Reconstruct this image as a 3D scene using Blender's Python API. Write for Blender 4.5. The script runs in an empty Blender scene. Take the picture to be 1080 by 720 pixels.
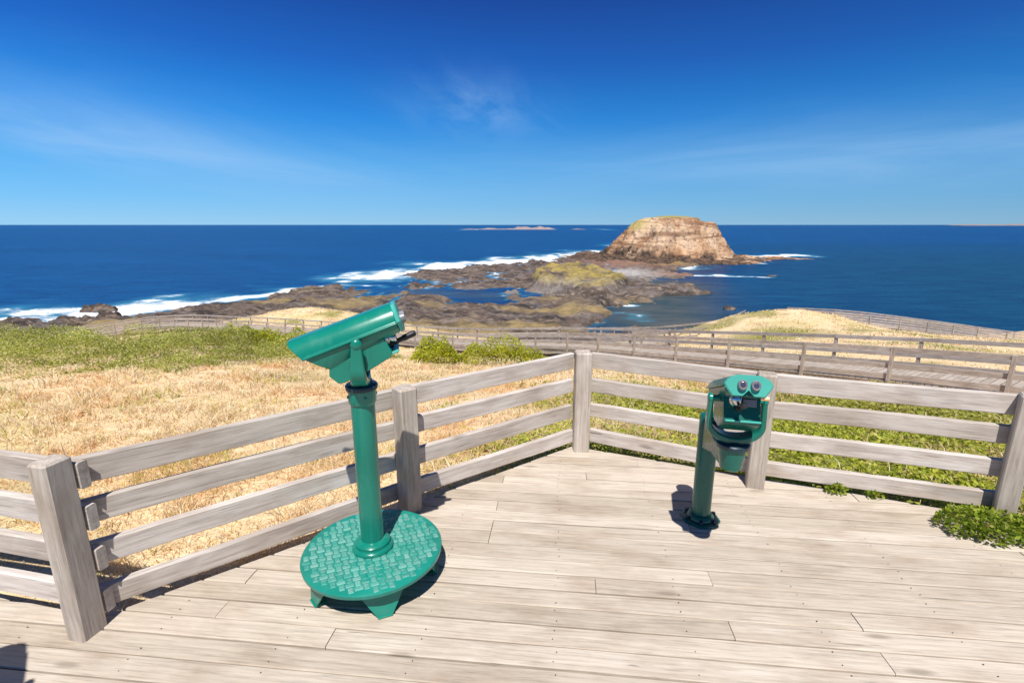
import bpy, math, random
import numpy as np
from mathutils import Matrix, Vector

R = math.radians
PI = math.pi
rng = np.random.default_rng(11)
random.seed(5)
scene = bpy.context.scene
COL = scene.collection

# ------------------------------------------------------------------ camera
F, PITCH, H = 525.0, R(13.2), 1.8           # focal length in px of a 1080 wide frame, tilt, eye height over the deck
SEA = -38.0
cam_d = bpy.data.cameras.new('camera')
cam = bpy.data.objects.new('camera', cam_d)
COL.objects.link(cam)
cam.location = (0, 0, H)
cam.rotation_euler = (PI/2 - PITCH, 0, R(0.1))
cam_d.sensor_width = 36
cam_d.lens = F/1080*36
cam_d.clip_start = 0.05
cam_d.clip_end = 120000
scene.camera = cam

def on_level(px, py, z=SEA):                 # survey helper: where a line of sight meets a level plane
    t = math.tan(math.atan((py-360)/F)+PITCH)
    d = (H-z)/t
    Z = d*math.cos(PITCH)+(H-z)*math.sin(PITCH)
    return ((px-540)/F*Z, d)

# ------------------------------------------------------------------ tagging
def tag(o, label=None, cat=None, group=None, kind=None):
    if label: o['label'] = label
    if cat: o['category'] = cat
    if group: o['group'] = group
    if kind: o['kind'] = kind
    return o

def empty(name, loc, rz=0.0):
    o = bpy.data.objects.new(name, None)
    o.empty_display_size = 0.1
    COL.objects.link(o)
    o.location = loc
    o.rotation_euler = (0, 0, rz)
    return o

def children(o):
    return [c for c in COL.objects if c.parent == o]

def copy_tree(o, parent=None):
    c = o.copy()
    COL.objects.link(c)
    if parent: c.parent = parent
    for ch in children(o): copy_tree(ch, c)
    return c

# ------------------------------------------------------------------ mesh builder
class MB:
    def __init__(s):
        s.v, s.f, s.m, s.a = [], [], [], []
    def add(s, vs, fs, M=None, mi=0, a=0.0):
        k = len(s.v)
        for p in vs:
            p = Vector(p)
            s.v.append(M @ p if M is not None else p)
            s.a.append(a)
        for f in fs:
            s.f.append([i+k for i in f]); s.m.append(mi)
    def box(s, cx, cy, cz, lx, ly, lz, ch=0.0, M=None, mi=0, a=0.0):
        x, y, z = lx/2, ly/2, lz/2
        ch = min(ch, x*.8, y*.8, z*.8)
        if ch <= 0:
            vs = [(cx+i*x, cy+j*y, cz+k*z) for i in (-1, 1) for j in (-1, 1) for k in (-1, 1)]
            fs = [(0,1,3,2),(4,6,7,5),(0,4,5,1),(2,3,7,6),(0,2,6,4),(1,5,7,3)]
            s.add(vs, fs, M, mi, a); return
        vs = []; idx = {}
        for i in (-1, 1):
            for j in (-1, 1):
                for k in (-1, 1):
                    for ax in range(3):
                        p = [x-ch, y-ch, z-ch]
                        p[ax] = (x, y, z)[ax]
                        idx[(i, j, k, ax)] = len(vs)
                        vs.append((cx+i*p[0], cy+j*p[1], cz+k*p[2]))
        fs = []
        for sg in (-1, 1):
            for ax in range(3):
                b, c = (ax+1) % 3, (ax+2) % 3
                q = []
                for (u, w) in ((-1,-1),(1,-1),(1,1),(-1,1)):
                    t = [0,0,0]; t[ax] = sg; t[b] = u; t[c] = w
                    q.append(idx[(*t, ax)])
                fs.append(q if sg > 0 else q[::-1])
        for ax in range(3):
            b, c = (ax+1) % 3, (ax+2) % 3
            for u in (-1, 1):
                for w in (-1, 1):
                    t0 = [0,0,0]; t0[b] = u; t0[c] = w; t1 = list(t0)
                    t0[ax] = -1; t1[ax] = 1
                    q = [idx[(*t0, b)], idx[(*t1, b)], idx[(*t1, c)], idx[(*t0, c)]]
                    fs.append(q if u*w > 0 else q[::-1])
        for i in (-1, 1):
            for j in (-1, 1):
                for k in (-1, 1):
                    q = [idx[(i,j,k,0)], idx[(i,j,k,1)], idx[(i,j,k,2)]]
                    fs.append(q if i*j*k > 0 else q[::-1])
        s.add(vs, fs, M, mi, a)
    def lathe(s, prof, n=32, M=None, mi=0, cap=True):
        vs = []; fs = []
        for r, z in prof:
            for i in range(n):
                t = 2*PI*i/n
                vs.append((r*math.cos(t), r*math.sin(t), z))
        for k in range(len(prof)-1):
            for i in range(n):
                j = (i+1) % n
                fs.append((k*n+i, k*n+j, (k+1)*n+j, (k+1)*n+i))
        if cap:
            fs.append(tuple(range(n))[::-1])
            fs.append(tuple((len(prof)-1)*n+i for i in range(n)))
        s.add(vs, fs, M, mi)
    def loft(s, rings, M=None, mi=0, cap=True):
        n = len(rings[0]); vs = [p for r in rings for p in r]; fs = []
        for k in range(len(rings)-1):
            for i in range(n):
                j = (i+1) % n
                fs.append((k*n+i, k*n+j, (k+1)*n+j, (k+1)*n+i))
        if cap:
            fs.append(tuple(range(n))[::-1]); fs.append(tuple((len(rings)-1)*n+i for i in range(n)))
        s.add(vs, fs, M, mi)
    def build(s, name, mats, parent=None, loc=(0,0,0), rot=(0,0,0), smooth=None, bevel=0.0):
        me = bpy.data.meshes.new(name)
        me.from_pydata([tuple(v) for v in s.v], [], s.f)
        if not isinstance(mats, (list, tuple)): mats = [mats]
        for m in mats: me.materials.append(m)
        me.polygons.foreach_set('material_index', s.m)
        at = me.attributes.new('rnd', 'FLOAT', 'POINT')
        at.data.foreach_set('value', s.a)
        import bmesh
        bm = bmesh.new(); bm.from_mesh(me)
        bmesh.ops.recalc_face_normals(bm, faces=bm.faces)
        bm.to_mesh(me); bm.free()
        if smooth is not None:
            me.polygons.foreach_set('use_smooth', [True]*len(me.polygons))
            me.set_sharp_from_angle(angle=R(smooth))
        o = bpy.data.objects.new(name, me)
        COL.objects.link(o)
        o.location = loc; o.rotation_euler = rot
        if parent: o.parent = parent
        if bevel:
            b = o.modifiers.new('bevel', 'BEVEL'); b.width = bevel; b.segments = 2; b.limit_method = 'ANGLE'; b.angle_limit = R(35)
        return o

def np_mesh(name, V, Fc, mat, cols=None, smooth=False, attrs=None):
    me = bpy.data.meshes.new(name)
    n, k = Fc.shape
    me.vertices.add(len(V)); me.vertices.foreach_set('co', np.ascontiguousarray(V, dtype=np.float32).ravel())
    me.loops.add(n*k); me.loops.foreach_set('vertex_index', np.ascontiguousarray(Fc, dtype=np.int32).ravel())
    me.polygons.add(n); me.polygons.foreach_set('loop_start', np.arange(0, n*k, k, dtype=np.int32))
    me.update(calc_edges=True)
    if smooth: me.polygons.foreach_set('use_smooth', np.ones(n, dtype=bool))
    if cols is not None:
        c4 = np.ones((len(V), 4), dtype=np.float32); c4[:, :3] = cols
        at = me.attributes.new('col', 'FLOAT_COLOR', 'POINT'); at.data.foreach_set('color', c4.ravel())
    for k_, val in (attrs or {}).items():
        at = me.attributes.new(k_, 'FLOAT', 'POINT'); at.data.foreach_set('value', np.ascontiguousarray(val, dtype=np.float32).ravel())
    me.materials.append(mat)
    me.validate()
    o = bpy.data.objects.new(name, me)
    COL.objects.link(o)
    return o

def grid_mesh(name, X, Y, Z, mat, attrs=None, cols=None, keep=None):
    ny, nx = Z.shape
    V = np.stack([X.ravel(), Y.ravel(), Z.ravel()], 1)
    i = np.arange(ny*nx).reshape(ny, nx)
    Q = np.stack([i[:-1,:-1].ravel(), i[:-1,1:].ravel(), i[1:,1:].ravel(), i[1:,:-1].ravel()], 1)
    if keep is not None:
        kq = keep.ravel()[Q].any(1); Q = Q[kq]
        used = np.unique(Q); remap = -np.ones(len(V), dtype=np.int64); remap[used] = np.arange(len(used))
        V = V[used]; Q = remap[Q]
        attrs = {k: v.ravel()[used] for k, v in (attrs or {}).items()}
    return np_mesh(name, V, Q, mat, cols, True, attrs)

# ------------------------------------------------------------------ noise (vectorised)
_perm = np.random.default_rng(3).permutation(4096)
def _hash(ix, iy): return _perm[(_perm[ix & 4095] + iy) & 4095]
def pnoise(x, y):
    x = np.asarray(x, float); y = np.asarray(y, float)
    ix = np.floor(x).astype(np.int64); iy = np.floor(y).astype(np.int64)
    fx, fy = x-ix, y-iy
    u = fx*fx*fx*(fx*(fx*6-15)+10); v = fy*fy*fy*(fy*(fy*6-15)+10)
    def gr(a, b, dx, dy):
        t = _hash(a, b)*(2*PI/4096.0)
        return np.cos(t)*dx+np.sin(t)*dy
    a = gr(ix, iy, fx, fy); b = gr(ix+1, iy, fx-1, fy); c = gr(ix, iy+1, fx, fy-1); d = gr(ix+1, iy+1, fx-1, fy-1)
    return (a+(b-a)*u)*(1-v)+(c+(d-c)*u)*v
def fbm(x, y, o=4, g=0.5):
    r = 0; a = 1.0; f = 1.0
    for k in range(o):
        r = r+a*pnoise(x*f+17.3*k, y*f-9.1*k); a *= g; f *= 2.03
    return r
def sstep(a, b, x):
    t = np.clip((x-a)/(b-a), 0, 1); return t*t*(3-2*t)
def poly_sd(x, y, P):                        # signed distance to polygon, positive inside
    x = np.asarray(x, float); y = np.asarray(y, float)
    d = np.full(x.shape, 1e18); ins = np.zeros(x.shape, bool)
    n = len(P)
    for i in range(n):
        ax, ay = P[i]; bx, by = P[(i+1) % n]
        ex, ey = bx-ax, by-ay
        t = np.clip(((x-ax)*ex+(y-ay)*ey)/(ex*ex+ey*ey+1e-12), 0, 1)
        d = np.minimum(d, (x-ax-t*ex)**2+(y-ay-t*ey)**2)
        if abs(by-ay) > 1e-12:
            c = ((ay > y) != (by > y)) & (x < (bx-ax)*(y-ay)/(by-ay)+ax)
            ins ^= c
    return np.where(ins, 1, -1)*np.sqrt(d)
def line_d(x, y, P):
    d = np.full(np.shape(x), 1e18)
    for (ax, ay), (bx, by) in zip(P[:-1], P[1:]):
        ex, ey = bx-ax, by-ay
        t = np.clip(((x-ax)*ex+(y-ay)*ey)/(ex*ex+ey*ey+1e-12), 0, 1)
        d = np.minimum(d, (x-ax-t*ex)**2+(y-ay-t*ey)**2)
    return np.sqrt(d)

# ------------------------------------------------------------------ materials
class NT:
    def __init__(s, name):
        s.m = bpy.data.materials.new(name); s.m.use_nodes = True
        s.t = s.m.node_tree; s.t.nodes.clear()
        s.out = s.n('ShaderNodeOutputMaterial')
    def n(s, typ, **kw):
        o = s.t.nodes.new(typ)
        for k, v in kw.items():
            if k.startswith('_'): setattr(o, k[1:], v)
            else: o.inputs[k.replace('__', ' ')].default_value = v
        return o
    def l(s, a, b): s.t.links.new(a, b)
    def ramp(s, fac, stops, interp='LINEAR'):
        r = s.t.nodes.new('ShaderNodeValToRGB'); r.color_ramp.interpolation = interp
        e = r.color_ramp.elements
        while len(e) < len(stops): e.new(0.5)
        for q, (p, c) in zip(e, stops):
            q.position = p; q.color = (c, c, c, 1) if not isinstance(c, (tuple, list)) else (*c, 1)
        s.l(fac, r.inputs['Fac']); return r.outputs['Color']
    def mix(s, fac, a, b, mode='MIX'):
        o = s.t.nodes.new('ShaderNodeMix'); o.data_type = 'RGBA'; o.blend_type = mode
        for sock, val in ((o.inputs[0], fac), (o.inputs[6], a), (o.inputs[7], b)):
            if hasattr(val, 'is_output'): s.l(val, sock)
            elif isinstance(val, (tuple, list)): sock.default_value = (*val, 1)
            elif sock.type == 'RGBA': sock.default_value = (val, val, val, 1)
            else: sock.default_value = val
        return o.outputs[2]
    def math(s, op, a, b=None, c=None):
        o = s.t.nodes.new('ShaderNodeMath'); o.operation = op
        for i, val in enumerate((a, b, c)):
            if val is None: continue
            if hasattr(val, 'is_output'): s.l(val, o.inputs[i])
            else: o.inputs[i].default_value = val
        return o.outputs[0]
    def coord(s, scale=(1,1,1), rnd=None, kind='Object', off=(0,0,0), rot=(0,0,0)):
        tc = s.n('ShaderNodeTexCoord'); mp = s.n('ShaderNodeMapping')
        mp.inputs['Scale'].default_value = scale; mp.inputs['Rotation'].default_value = rot
        mp.inputs['Location'].default_value = off
        s.l(tc.outputs[kind], mp.inputs['Vector'])
        if rnd is not None:
            m = s.n('ShaderNodeVectorMath', _operation='SCALE'); m.inputs[0].default_value = (37.1, 91.7, 53.3)
            s.l(rnd, m.inputs['Scale'])
            a = s.n('ShaderNodeVectorMath', _operation='ADD')
            s.l(mp.outputs[0], a.inputs[0]); s.l(m.outputs[0], a.inputs[1]); return a.outputs[0]
        return mp.outputs[0]
    def noise(s, vec, scale=1.0, detail=5.0, rough=0.55, dist=0.0):
        o = s.n('ShaderNodeTexNoise'); o.inputs['Scale'].default_value = scale; o.inputs['Detail'].default_value = detail
        o.inputs['Roughness'].default_value = rough; o.inputs['Distortion'].default_value = dist
        s.l(vec, o.inputs['Vector']); return o.outputs['Fac']
    def attr(s, name, col=False):
        o = s.n('ShaderNodeAttribute'); o.attribute_name = name
        return o.outputs['Color'] if col else o.outputs['Fac']
    def bump(s, h, strength=0.3, dist=0.01, prev=None):
        o = s.n('ShaderNodeBump'); o.inputs['Strength'].default_value = strength; o.inputs['Distance'].default_value = dist
        s.l(h, o.inputs['Height'])
        if prev is not None: s.l(prev, o.inputs['Normal'])
        return o.outputs['Normal']
    def surf(s, color, rough=0.6, spec=0.4, normal=None, metallic=0.0, coat=0.0):
        p = s.n('ShaderNodeBsdfPrincipled')
        for key, val in (('Base Color', color), ('Roughness', rough), ('Specular IOR Level', spec), ('Metallic', metallic), ('Coat Weight', coat)):
            if hasattr(val, 'is_output'): s.l(val, p.inputs[key])
            elif isinstance(val, (tuple, list)): p.inputs[key].default_value = (*val, 1)
            else: p.inputs[key].default_value = val
        if normal is not None: s.l(normal, p.inputs['Normal'])
        s.l(p.outputs[0], s.out.inputs['Surface']); return s.m

def wood(name, light, dark, stain, per_object=True, axis='X', rough=0.8, knots=True):
    t = NT(name)
    if per_object:
        oi = t.n('ShaderNodeObjectInfo'); rnd = oi.outputs['Random']
    else:
        rnd = t.attr('rnd')
    ax = {'X': (1, 0, 0), 'Z': (0, 0, 1)}[axis]
    def sc(lo, hi): return tuple(lo if a else hi for a in ax)
    v1 = t.coord(sc(1.4, 19), rnd); v2 = t.coord(sc(5.0, 120), rnd); v3 = t.coord(sc(2.6, 5.5), rnd)
    n1 = t.noise(v1, 1.0, 6, .6, 1.1); n2 = t.noise(v2, 1.0, 4, .65, .3); n3 = t.noise(v3, 1.0, 4, .6)
    base = t.mix(t.ramp(n1, [(.34, 0), (.60, 1)]), dark, light)
    base = t.mix(t.math('MULTIPLY', t.ramp(n3, [(.46, 0), (.72, 1)]), .75), base, stain)
    gr = t.ramp(n2, [(.28, .66), (.50, 1.0), (.8, 1.06)])
    base = t.mix(1.0, base, gr, 'MULTIPLY')
    # a board's own tone
    tone = t.ramp(rnd, [(0, (.86, .84, .81)), (.3, (.96, .945, .93)), (.7, (1.03, 1.015, 1.0)), (1, (1.07, 1.07, 1.07))])
    base = t.mix(1.0, base, tone, 'MULTIPLY')
    # drying checks along the grain
    v4 = t.coord(sc(1.6, 38), rnd); n4 = t.noise(v4, 1.0, 3, .5, .5)
    crack = t.ramp(n4, [(.25, 1), (.285, 0)])
    base = t.mix(t.math('MULTIPLY', crack, .75), base, tuple(c*.33 for c in dark))
    if knots:
        v5 = t.coord(sc(1.7, 6.5), rnd)
        vo = t.n('ShaderNodeTexVoronoi'); vo.inputs['Scale'].default_value = 1.0; t.l(v5, vo.inputs['Vector'])
        k = t.ramp(vo.outputs['Distance'], [(.05, 1), (.13, 0)])
        base = t.mix(t.math('MULTIPLY', k, .55), base, tuple(c*.45 for c in stain))
    wv = t.n('ShaderNodeTexWave'); wv.wave_type = 'BANDS'; wv.bands_direction = {'X': 'Y', 'Z': 'X'}[axis]; wv.inputs['Scale'].default_value = 7.0
    wv.inputs['Distortion'].default_value = 9.0; wv.inputs['Detail'].default_value = 3.0; wv.inputs['Detail Scale'].default_value = .55
    t.l(t.coord(sc(.35, 1.6), rnd), wv.inputs['Vector'])
    fig = t.ramp(wv.outputs['Fac'], [(.0, .80), (.35, 1.0), (1.0, 1.03)])
    base = t.mix(.45, base, fig, 'MULTIPLY')
    h = t.math('SUBTRACT', t.math('ADD', t.math('MULTIPLY', n2, .5), n1), t.math('MULTIPLY', crack, 1.2))
    return t.surf(base, rough, .25, t.bump(h, .55, .004))

M = {}
M['rail'] = wood('weathered_rail_wood', (.62, .57, .525), (.47, .415, .37), (.37, .295, .235))
M['post'] = wood('weathered_post_wood', (.57, .515, .455), (.41, .355, .305), (.32, .25, .195), axis='Z')
M['deck'] = wood('weathered_deck_wood', (.558, .496, .418), (.488, .424, .350), (.375, .30, .23), per_object=False)
M['walk'] = wood('boardwalk_plank_wood', (.52, .46, .40), (.38, .33, .28), (.30, .25, .21), per_object=False, knots=False)
M['walk_rail'] = wood('boardwalk_rail_wood', (.52, .465, .42), (.36, .315, .28), (.29, .235, .2), knots=False)
M['walk_post'] = wood('boardwalk_post_wood', (.48, .425, .38), (.32, .28, .245), (.25, .205, .17), axis='Z', knots=False)

def paint(name, col, rough=0.32, wear=True):
    t = NT(name)
    v = t.coord((1, 1, 1))
    n = t.noise(v, 9, 6, .6); f = t.noise(v, 70, 3, .5); g = t.noise(v, 2.2, 3, .5)
    c = t.mix(t.ramp(g, [(.3, 0), (.7, 1)]), tuple(x*.78 for x in col), tuple(min(1, x*1.16+.006) for x in col))
    sk = t.noise(t.coord((26, 26, 1.6)), 1.0, 4, .6)
    c = t.mix(t.math('MULTIPLY', t.ramp(sk, [(.56, 0), (.74, 1)]), .12), c, (.16, .38, .31))
    ch = t.noise(t.coord((1, 1, 1)), 34, 5, .72)
    c = t.mix(t.ramp(ch, [(.735, 0), (.75, .85)]), c, (.07, .045, .03))
    if wear:
        c = t.mix(t.math('MULTIPLY', t.ramp(n, [(.60, 0), (.78, 1)]), .25), c, (.09, .28, .22))
        c = t.mix(t.math('MULTIPLY', t.ramp(f, [(.74, 0), (.78, 1)]), .5), c, (.10, .16, .14))
    r = t.math('ADD', rough-.06, t.math('MULTIPLY', n, .16))
    return t.surf(c, r, .45, t.bump(f, .06, .002), coat=.15)
M['teal'] = paint('sea_green_enamel', (.001, .195, .138), .24)
M['teal_shaded'] = paint('shaded_green_enamel', (.001, .085, .062), .26)  # the sea green darkened: shade on the low telescope put into its colour
M['teal_half_shaded'] = paint('half_shaded_green_enamel', (.001, .125, .09), .25)  # weaker step of the same painted shade, for pole, cup, hood and yoke
M['teal_highlight'] = paint('highlight_green_enamel', (.05, .36, .29), .4)  # bright highlight on lid and ledge painted into the colour
t = NT('worn_sunlit_tread_paint'); _n = t.noise(t.coord((1, 1, 1)), 26, 4, .6)
_c = t.mix(t.ramp(t.attr('rnd'), [(0, 0), (1, 1)]), (.010, .235, .18), (.12, .36, .30))  # pale pads: worn paint plus sun gloss put into the colour
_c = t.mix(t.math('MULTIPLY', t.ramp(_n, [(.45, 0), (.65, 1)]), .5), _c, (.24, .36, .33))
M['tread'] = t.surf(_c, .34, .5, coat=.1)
M['plate'] = paint('green_step_paint', (.006, .225, .17), .3)
def plain(name, col, rough=.5, spec=.4, metallic=0.0, bump=0.0, sc=40):
    t = NT(name); v = t.coord((1, 1, 1)); n = t.noise(v, sc, 4, .6)
    c = t.mix(n, tuple(x*.8 for x in col), tuple(min(1, x*1.2) for x in col))
    return t.surf(c, rough, spec, t.bump(n, bump, .002) if bump else None, metallic)
M['black'] = plain('black_rubber', (.012, .012, .014), .42, .4)
M['navy'] = plain('dark_blue_steel', (.010, .035, .055), .35, .5)
M['chrome'] = plain('worn_chrome', (.62, .62, .62), .18, .5, 1.0)
M['glass'] = plain('coated_eyepiece_glass', (.05, .05, .09), .06, .8)
M['ring'] = plain('grey_eyepiece_ring', (.23, .23, .25), .4, .5, .2)
M['sticker'] = plain('cream_sticker', (.72, .62, .42), .5)
M['sticker_red'] = plain('orange_sticker_edge', (.60, .22, .05), .5)
M['nail'] = plain('rusty_nail', (.09, .065, .05), .7)

def foliage_mat(name, trans=.35, rough=.6):
    t = NT(name)
    c = t.attr('col', True)
    p = t.n('ShaderNodeBsdfPrincipled'); t.l(c, p.inputs['Base Color']); p.inputs['Roughness'].default_value = rough
    p.inputs['Specular IOR Level'].default_value = .25
    tr = t.n('ShaderNodeBsdfTranslucent'); t.l(c, tr.inputs['Color'])
    mx = t.n('ShaderNodeMixShader'); mx.inputs[0].default_value = trans
    t.l(p.outputs[0], mx.inputs[1]); t.l(tr.outputs[0], mx.inputs[2]); t.l(mx.outputs[0], t.out.inputs['Surface'])
    return t.m
M['leaf'] = foliage_mat('coastal_leaf', .48, .5)
M['blade'] = foliage_mat('grass_blade', .45, .7)

def ground_mat():
    t = NT('dry_coastal_ground')
    v = t.coord((1, 1, 1)); n = t.noise(v, .55, 6, .62); n2 = t.noise(v, 6, 5, .6); n3 = t.noise(v, .12, 4, .6); n4 = t.noise(v, 25, 3, .6)
    straw = t.mix(t.ramp(n2, [(.35, 0), (.65, 1)]), (.66, .46, .25), (.84, .65, .41))
    straw = t.mix(t.ramp(n, [(.42, 0), (.62, 1)]), straw, (.76, .58, .36))
    straw = t.mix(t.math('MULTIPLY', t.ramp(n3, [(.50, 0), (.62, 1)]), .55), straw, (.40, .36, .10))
    green = t.mix(t.ramp(n2, [(.35, 0), (.65, 1)]), (.10, .11, .02), (.24, .24, .05))
    c = t.mix(t.attr('green'), straw, green)
    rock = t.mix(n, (.10, .08, .065), (.24, .19, .15))
    c = t.mix(t.attr('rock'), c, rock)
    h = t.math('ADD', n2, t.math('MULTIPLY', n4, .4))
    return t.surf(c, .95, .1, t.bump(h, .8, .08))
M['ground'] = ground_mat()

def rock_mat(name, cols, wet=True, strata=False):
    t = NT(name)
    v = t.coord((1, 1, 1)); n = t.noise(v, .05, 8, .68, .4); n2 = t.noise(v, .20, 7, .7); n3 = t.noise(v, .6, 5, .65)
    c = t.mix(t.ramp(n, [(.40, 0), (.58, 1)]), cols[0], cols[1])
    c = t.mix(t.ramp(n2, [(.50, 0), (.62, 1)]), c, cols[2])
    c = t.mix(t.math('MULTIPLY', t.ramp(n3, [(.3, 1), (.5, 0)]), .6), c, tuple(x*.4 for x in cols[0]))
    wetn = t.noise(t.coord((.35, 1, 1)), .16, 6, .7, .5)
    c = t.mix(t.math('MULTIPLY', t.ramp(wetn, [(.52, 0), (.60, 1)]), .65), c, (.185, .16, .155))
    c = t.mix(t.math('MULTIPLY', t.ramp(wetn, [(.34, 1), (.42, 0)]), .8), c, tuple(x*.45 for x in cols[0]))
    for an, colr in (('moss', (.38, .29, .075)), ('red', (.28, .15, .10)), ('sand', (.42, .40, .38)), ('ochre', (.33, .24, .10))):
        c = t.mix(t.math('MULTIPLY', t.attr(an), t.ramp(n2, [(.30, .35), (.55, 1)])), c, colr)
    h = t.math('ADD', n2, t.math('MULTIPLY', n3, .5))
    return t.surf(c, .82, .3, t.bump(h, .9, 1.2))
M['shelf'] = rock_mat('basalt_shelf', ((.042, .032, .028), (.135, .098, .075), (.25, .19, .14)))

def island_mat():
    t = NT('island_cliff')
    v = t.coord((1, 1, 1)); vs = t.coord((.012, .012, .16))
    n = t.noise(v, .05, 8, .62, .5); n2 = t.noise(v, .22, 7, .65); st = t.noise(vs, 1.0, 5, .6, .8); n3 = t.noise(v, .022, 5, .6)
    c = t.mix(t.ramp(n, [(.36, 0), (.60, 1)]), (.28, .15, .08), (.55, .355, .215))
    c = t.mix(t.math('MULTIPLY', t.ramp(n3, [(.50, 0), (.60, 1)]), .6), c, (.68, .52, .37))
    c = t.mix(t.math('MULTIPLY', t.ramp(st, [(.50, 0), (.57, 1)]), .7), c, (.16, .075, .04))
    c = t.mix(t.math('MULTIPLY', t.ramp(n2, [(.36, 1), (.47, 0)]), .8), c, (.09, .055, .035))
    low = t.mix(t.ramp(n2, [(.4, 0), (.6, 1)]), (.035, .028, .025), (.16, .10, .065))
    c = t.mix(t.attr('low'), c, low)
    c = t.mix(t.attr('top'), c, t.mix(n2, (.22, .20, .06), (.42, .36, .14)))
    c = t.mix(t.attr('moss'), c, t.mix(n2, (.30, .28, .06), (.45, .36, .12)))
    return t.surf(c, .9, .2, t.bump(t.math('ADD', n2, t.math('MULTIPLY', st, .8)), 1.0, 2.0))
M['island'] = island_mat()

def sea_mat():
    t = NT('ocean_water')
    v = t.coord((1, 1, 1)); va = t.coord((.5, 1.5, 1)); vb = t.coord((.012, .03, 1), off=(3, 7, 0))
    big = t.noise(vb, .22, 5, .6); mid = t.noise(va, .07, 6, .62, .3); sm = t.noise(va, .45, 4, .6)
    c = t.mix(t.ramp(big, [(.35, 0), (.68, 1)]), (.0004, .027, .112), (.0006, .046, .172))
    c = t.mix(t.math('MULTIPLY', t.ramp(mid, [(.42, 0), (.68, 1)]), .7), c, (.0012, .076, .235))
    teal = t.mix(t.ramp(mid, [(.4, 0), (.65, 1)]), (.0012, .030, .078), (.003, .055, .105))
    c = t.mix(t.attr('teal'), c, teal)
    shoal = t.mix(t.ramp(mid, [(.4, 0), (.62, 1)]), (.035, .065, .065), (.09, .095, .075))
    c = t.mix(t.attr('shoal'), c, shoal)
    aq = t.attr('foam')
    c = t.mix(t.math('MULTIPLY', t.ramp(aq, [(.06, 0), (.6, 1)]), .65), c, (.04, .24, .36))
    fn = t.noise(t.coord((.6, 1.1, 1)), .11, 8, .70, 1.0); ff = t.noise(v, .9, 5, .7)
    s = t.math('ADD', t.math('ADD', t.math('MULTIPLY', aq, .60), t.math('MULTIPLY', fn, 1.35)), t.math('MULTIPLY', ff, .30))
    foam = t.ramp(t.math('MULTIPLY', s, .6), [(.70, 0), (.86, 1)])
    caps = t.ramp(t.noise(t.coord((.5, 1.3, 1), off=(9, 2, 0)), .16, 6, .72, .5), [(.70, 0), (.75, .6)])
    c = t.mix(caps, c, (.55, .62, .68))
    c = t.mix(foam, c, (.82, .85, .87))
    h = t.math('ADD', t.math('MULTIPLY', mid, 2.0), sm)
    rough = t.mix(foam, .30, .9)
    nrm = t.bump(h, .55, 1.6)
    return t.surf(c, rough, t.ramp(foam, [(0, .05), (1, .1)]), nrm)
M['sea'] = sea_mat()

# ------------------------------------------------------------------ light and sky
EL, AZ = 61.5, 4.0
sd = bpy.data.lights.new('sun', 'SUN'); sd.energy = 4.75; sd.angle = R(.53); sd.color = (1.0, .955, .89)
so = bpy.data.objects.new('sun', sd); COL.objects.link(so)
so.rotation_euler = (R(90-EL), 0, R(-AZ)); so.location = (0, -20, 40)
w = bpy.data.worlds.new('World'); scene.world = w; w.use_nodes = True
nt = w.node_tree; nt.nodes.clear()
def wn(typ): return nt.nodes.new(typ)
def wl(a, b): nt.links.new(a, b)
sky = wn('ShaderNodeTexSky'); sky.sky_type = 'NISHITA'; sky.sun_disc = False
sky.sun_elevation = R(EL); sky.sun_rotation = R(180+AZ); sky.altitude = 40; sky.air_density = 1.0; sky.dust_density = .25; sky.ozone_density = 4.0
gam = wn('ShaderNodeGamma'); gam.inputs[1].default_value = 1.0
wl(sky.outputs[0], gam.inputs[0])
# thin cirrus, laid on the dome by direction
geo = wn('ShaderNodeTexCoord'); sep = wn('ShaderNodeSeparateXYZ'); wl(geo.outputs['Generated'], sep.inputs[0])
def wm(op, a, b=None):
    o = wn('ShaderNodeMath'); o.operation = op
    for i, v in enumerate((a, b)):
        if v is None: continue
        if hasattr(v, 'is_output'): wl(v, o.inputs[i])
        else: o.inputs[i].default_value = v
    return o.outputs[0]
# clear dry air over the southern ocean: a deeper blue than the plain sky model, darker towards the right (polarised)
dr = wn('ShaderNodeValToRGB'); el_ = dr.color_ramp.elements
stops = [(0.0, (.26, .55, .82)), (.04, (.15, .48, .85)), (.10, (.050, .37, .82)), (.18, (.001, .235, .73)), (.27, (.0006, .115, .525)), (.36, (.0003, .056, .345)), (.44, (.0006, .038, .25)), (.60, (.006, .045, .20)), (1.0, (.012, .06, .21))]
while len(el_) < len(stops): el_.new(.5)
for q_, (p_, c_) in zip(el_, stops): q_.position = p_; q_.color = (*c_, 1)
wl(sep.outputs[2], dr.inputs[0])
azm = wn('ShaderNodeMapRange'); azm.inputs[1].default_value = -.75; azm.inputs[2].default_value = .75; azm.inputs[3].default_value = 9.0; azm.inputs[4].default_value = 6.3
wl(sep.outputs[0], azm.inputs[0])
dsc = wn('ShaderNodeVectorMath'); dsc.operation = 'SCALE'; wl(dr.outputs[0], dsc.inputs[0]); wl(azm.outputs[0], dsc.inputs['Scale'])
sca = wn('ShaderNodeMix'); sca.data_type = 'RGBA'; sca.inputs[0].default_value = .92
wl(gam.outputs[0], sca.inputs[6]); wl(dsc.outputs[0], sca.inputs[7])
zz = wm('MAXIMUM', sep.outputs[2], .03)
px_ = wm('DIVIDE', sep.outputs[0], wm('ADD', zz, .12)); py_ = wm('DIVIDE', sep.outputs[1], wm('ADD', zz, .12))
cmb = wn('ShaderNodeCombineXYZ'); wl(px_, cmb.inputs[0]); wl(py_, cmb.inputs[1])
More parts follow.
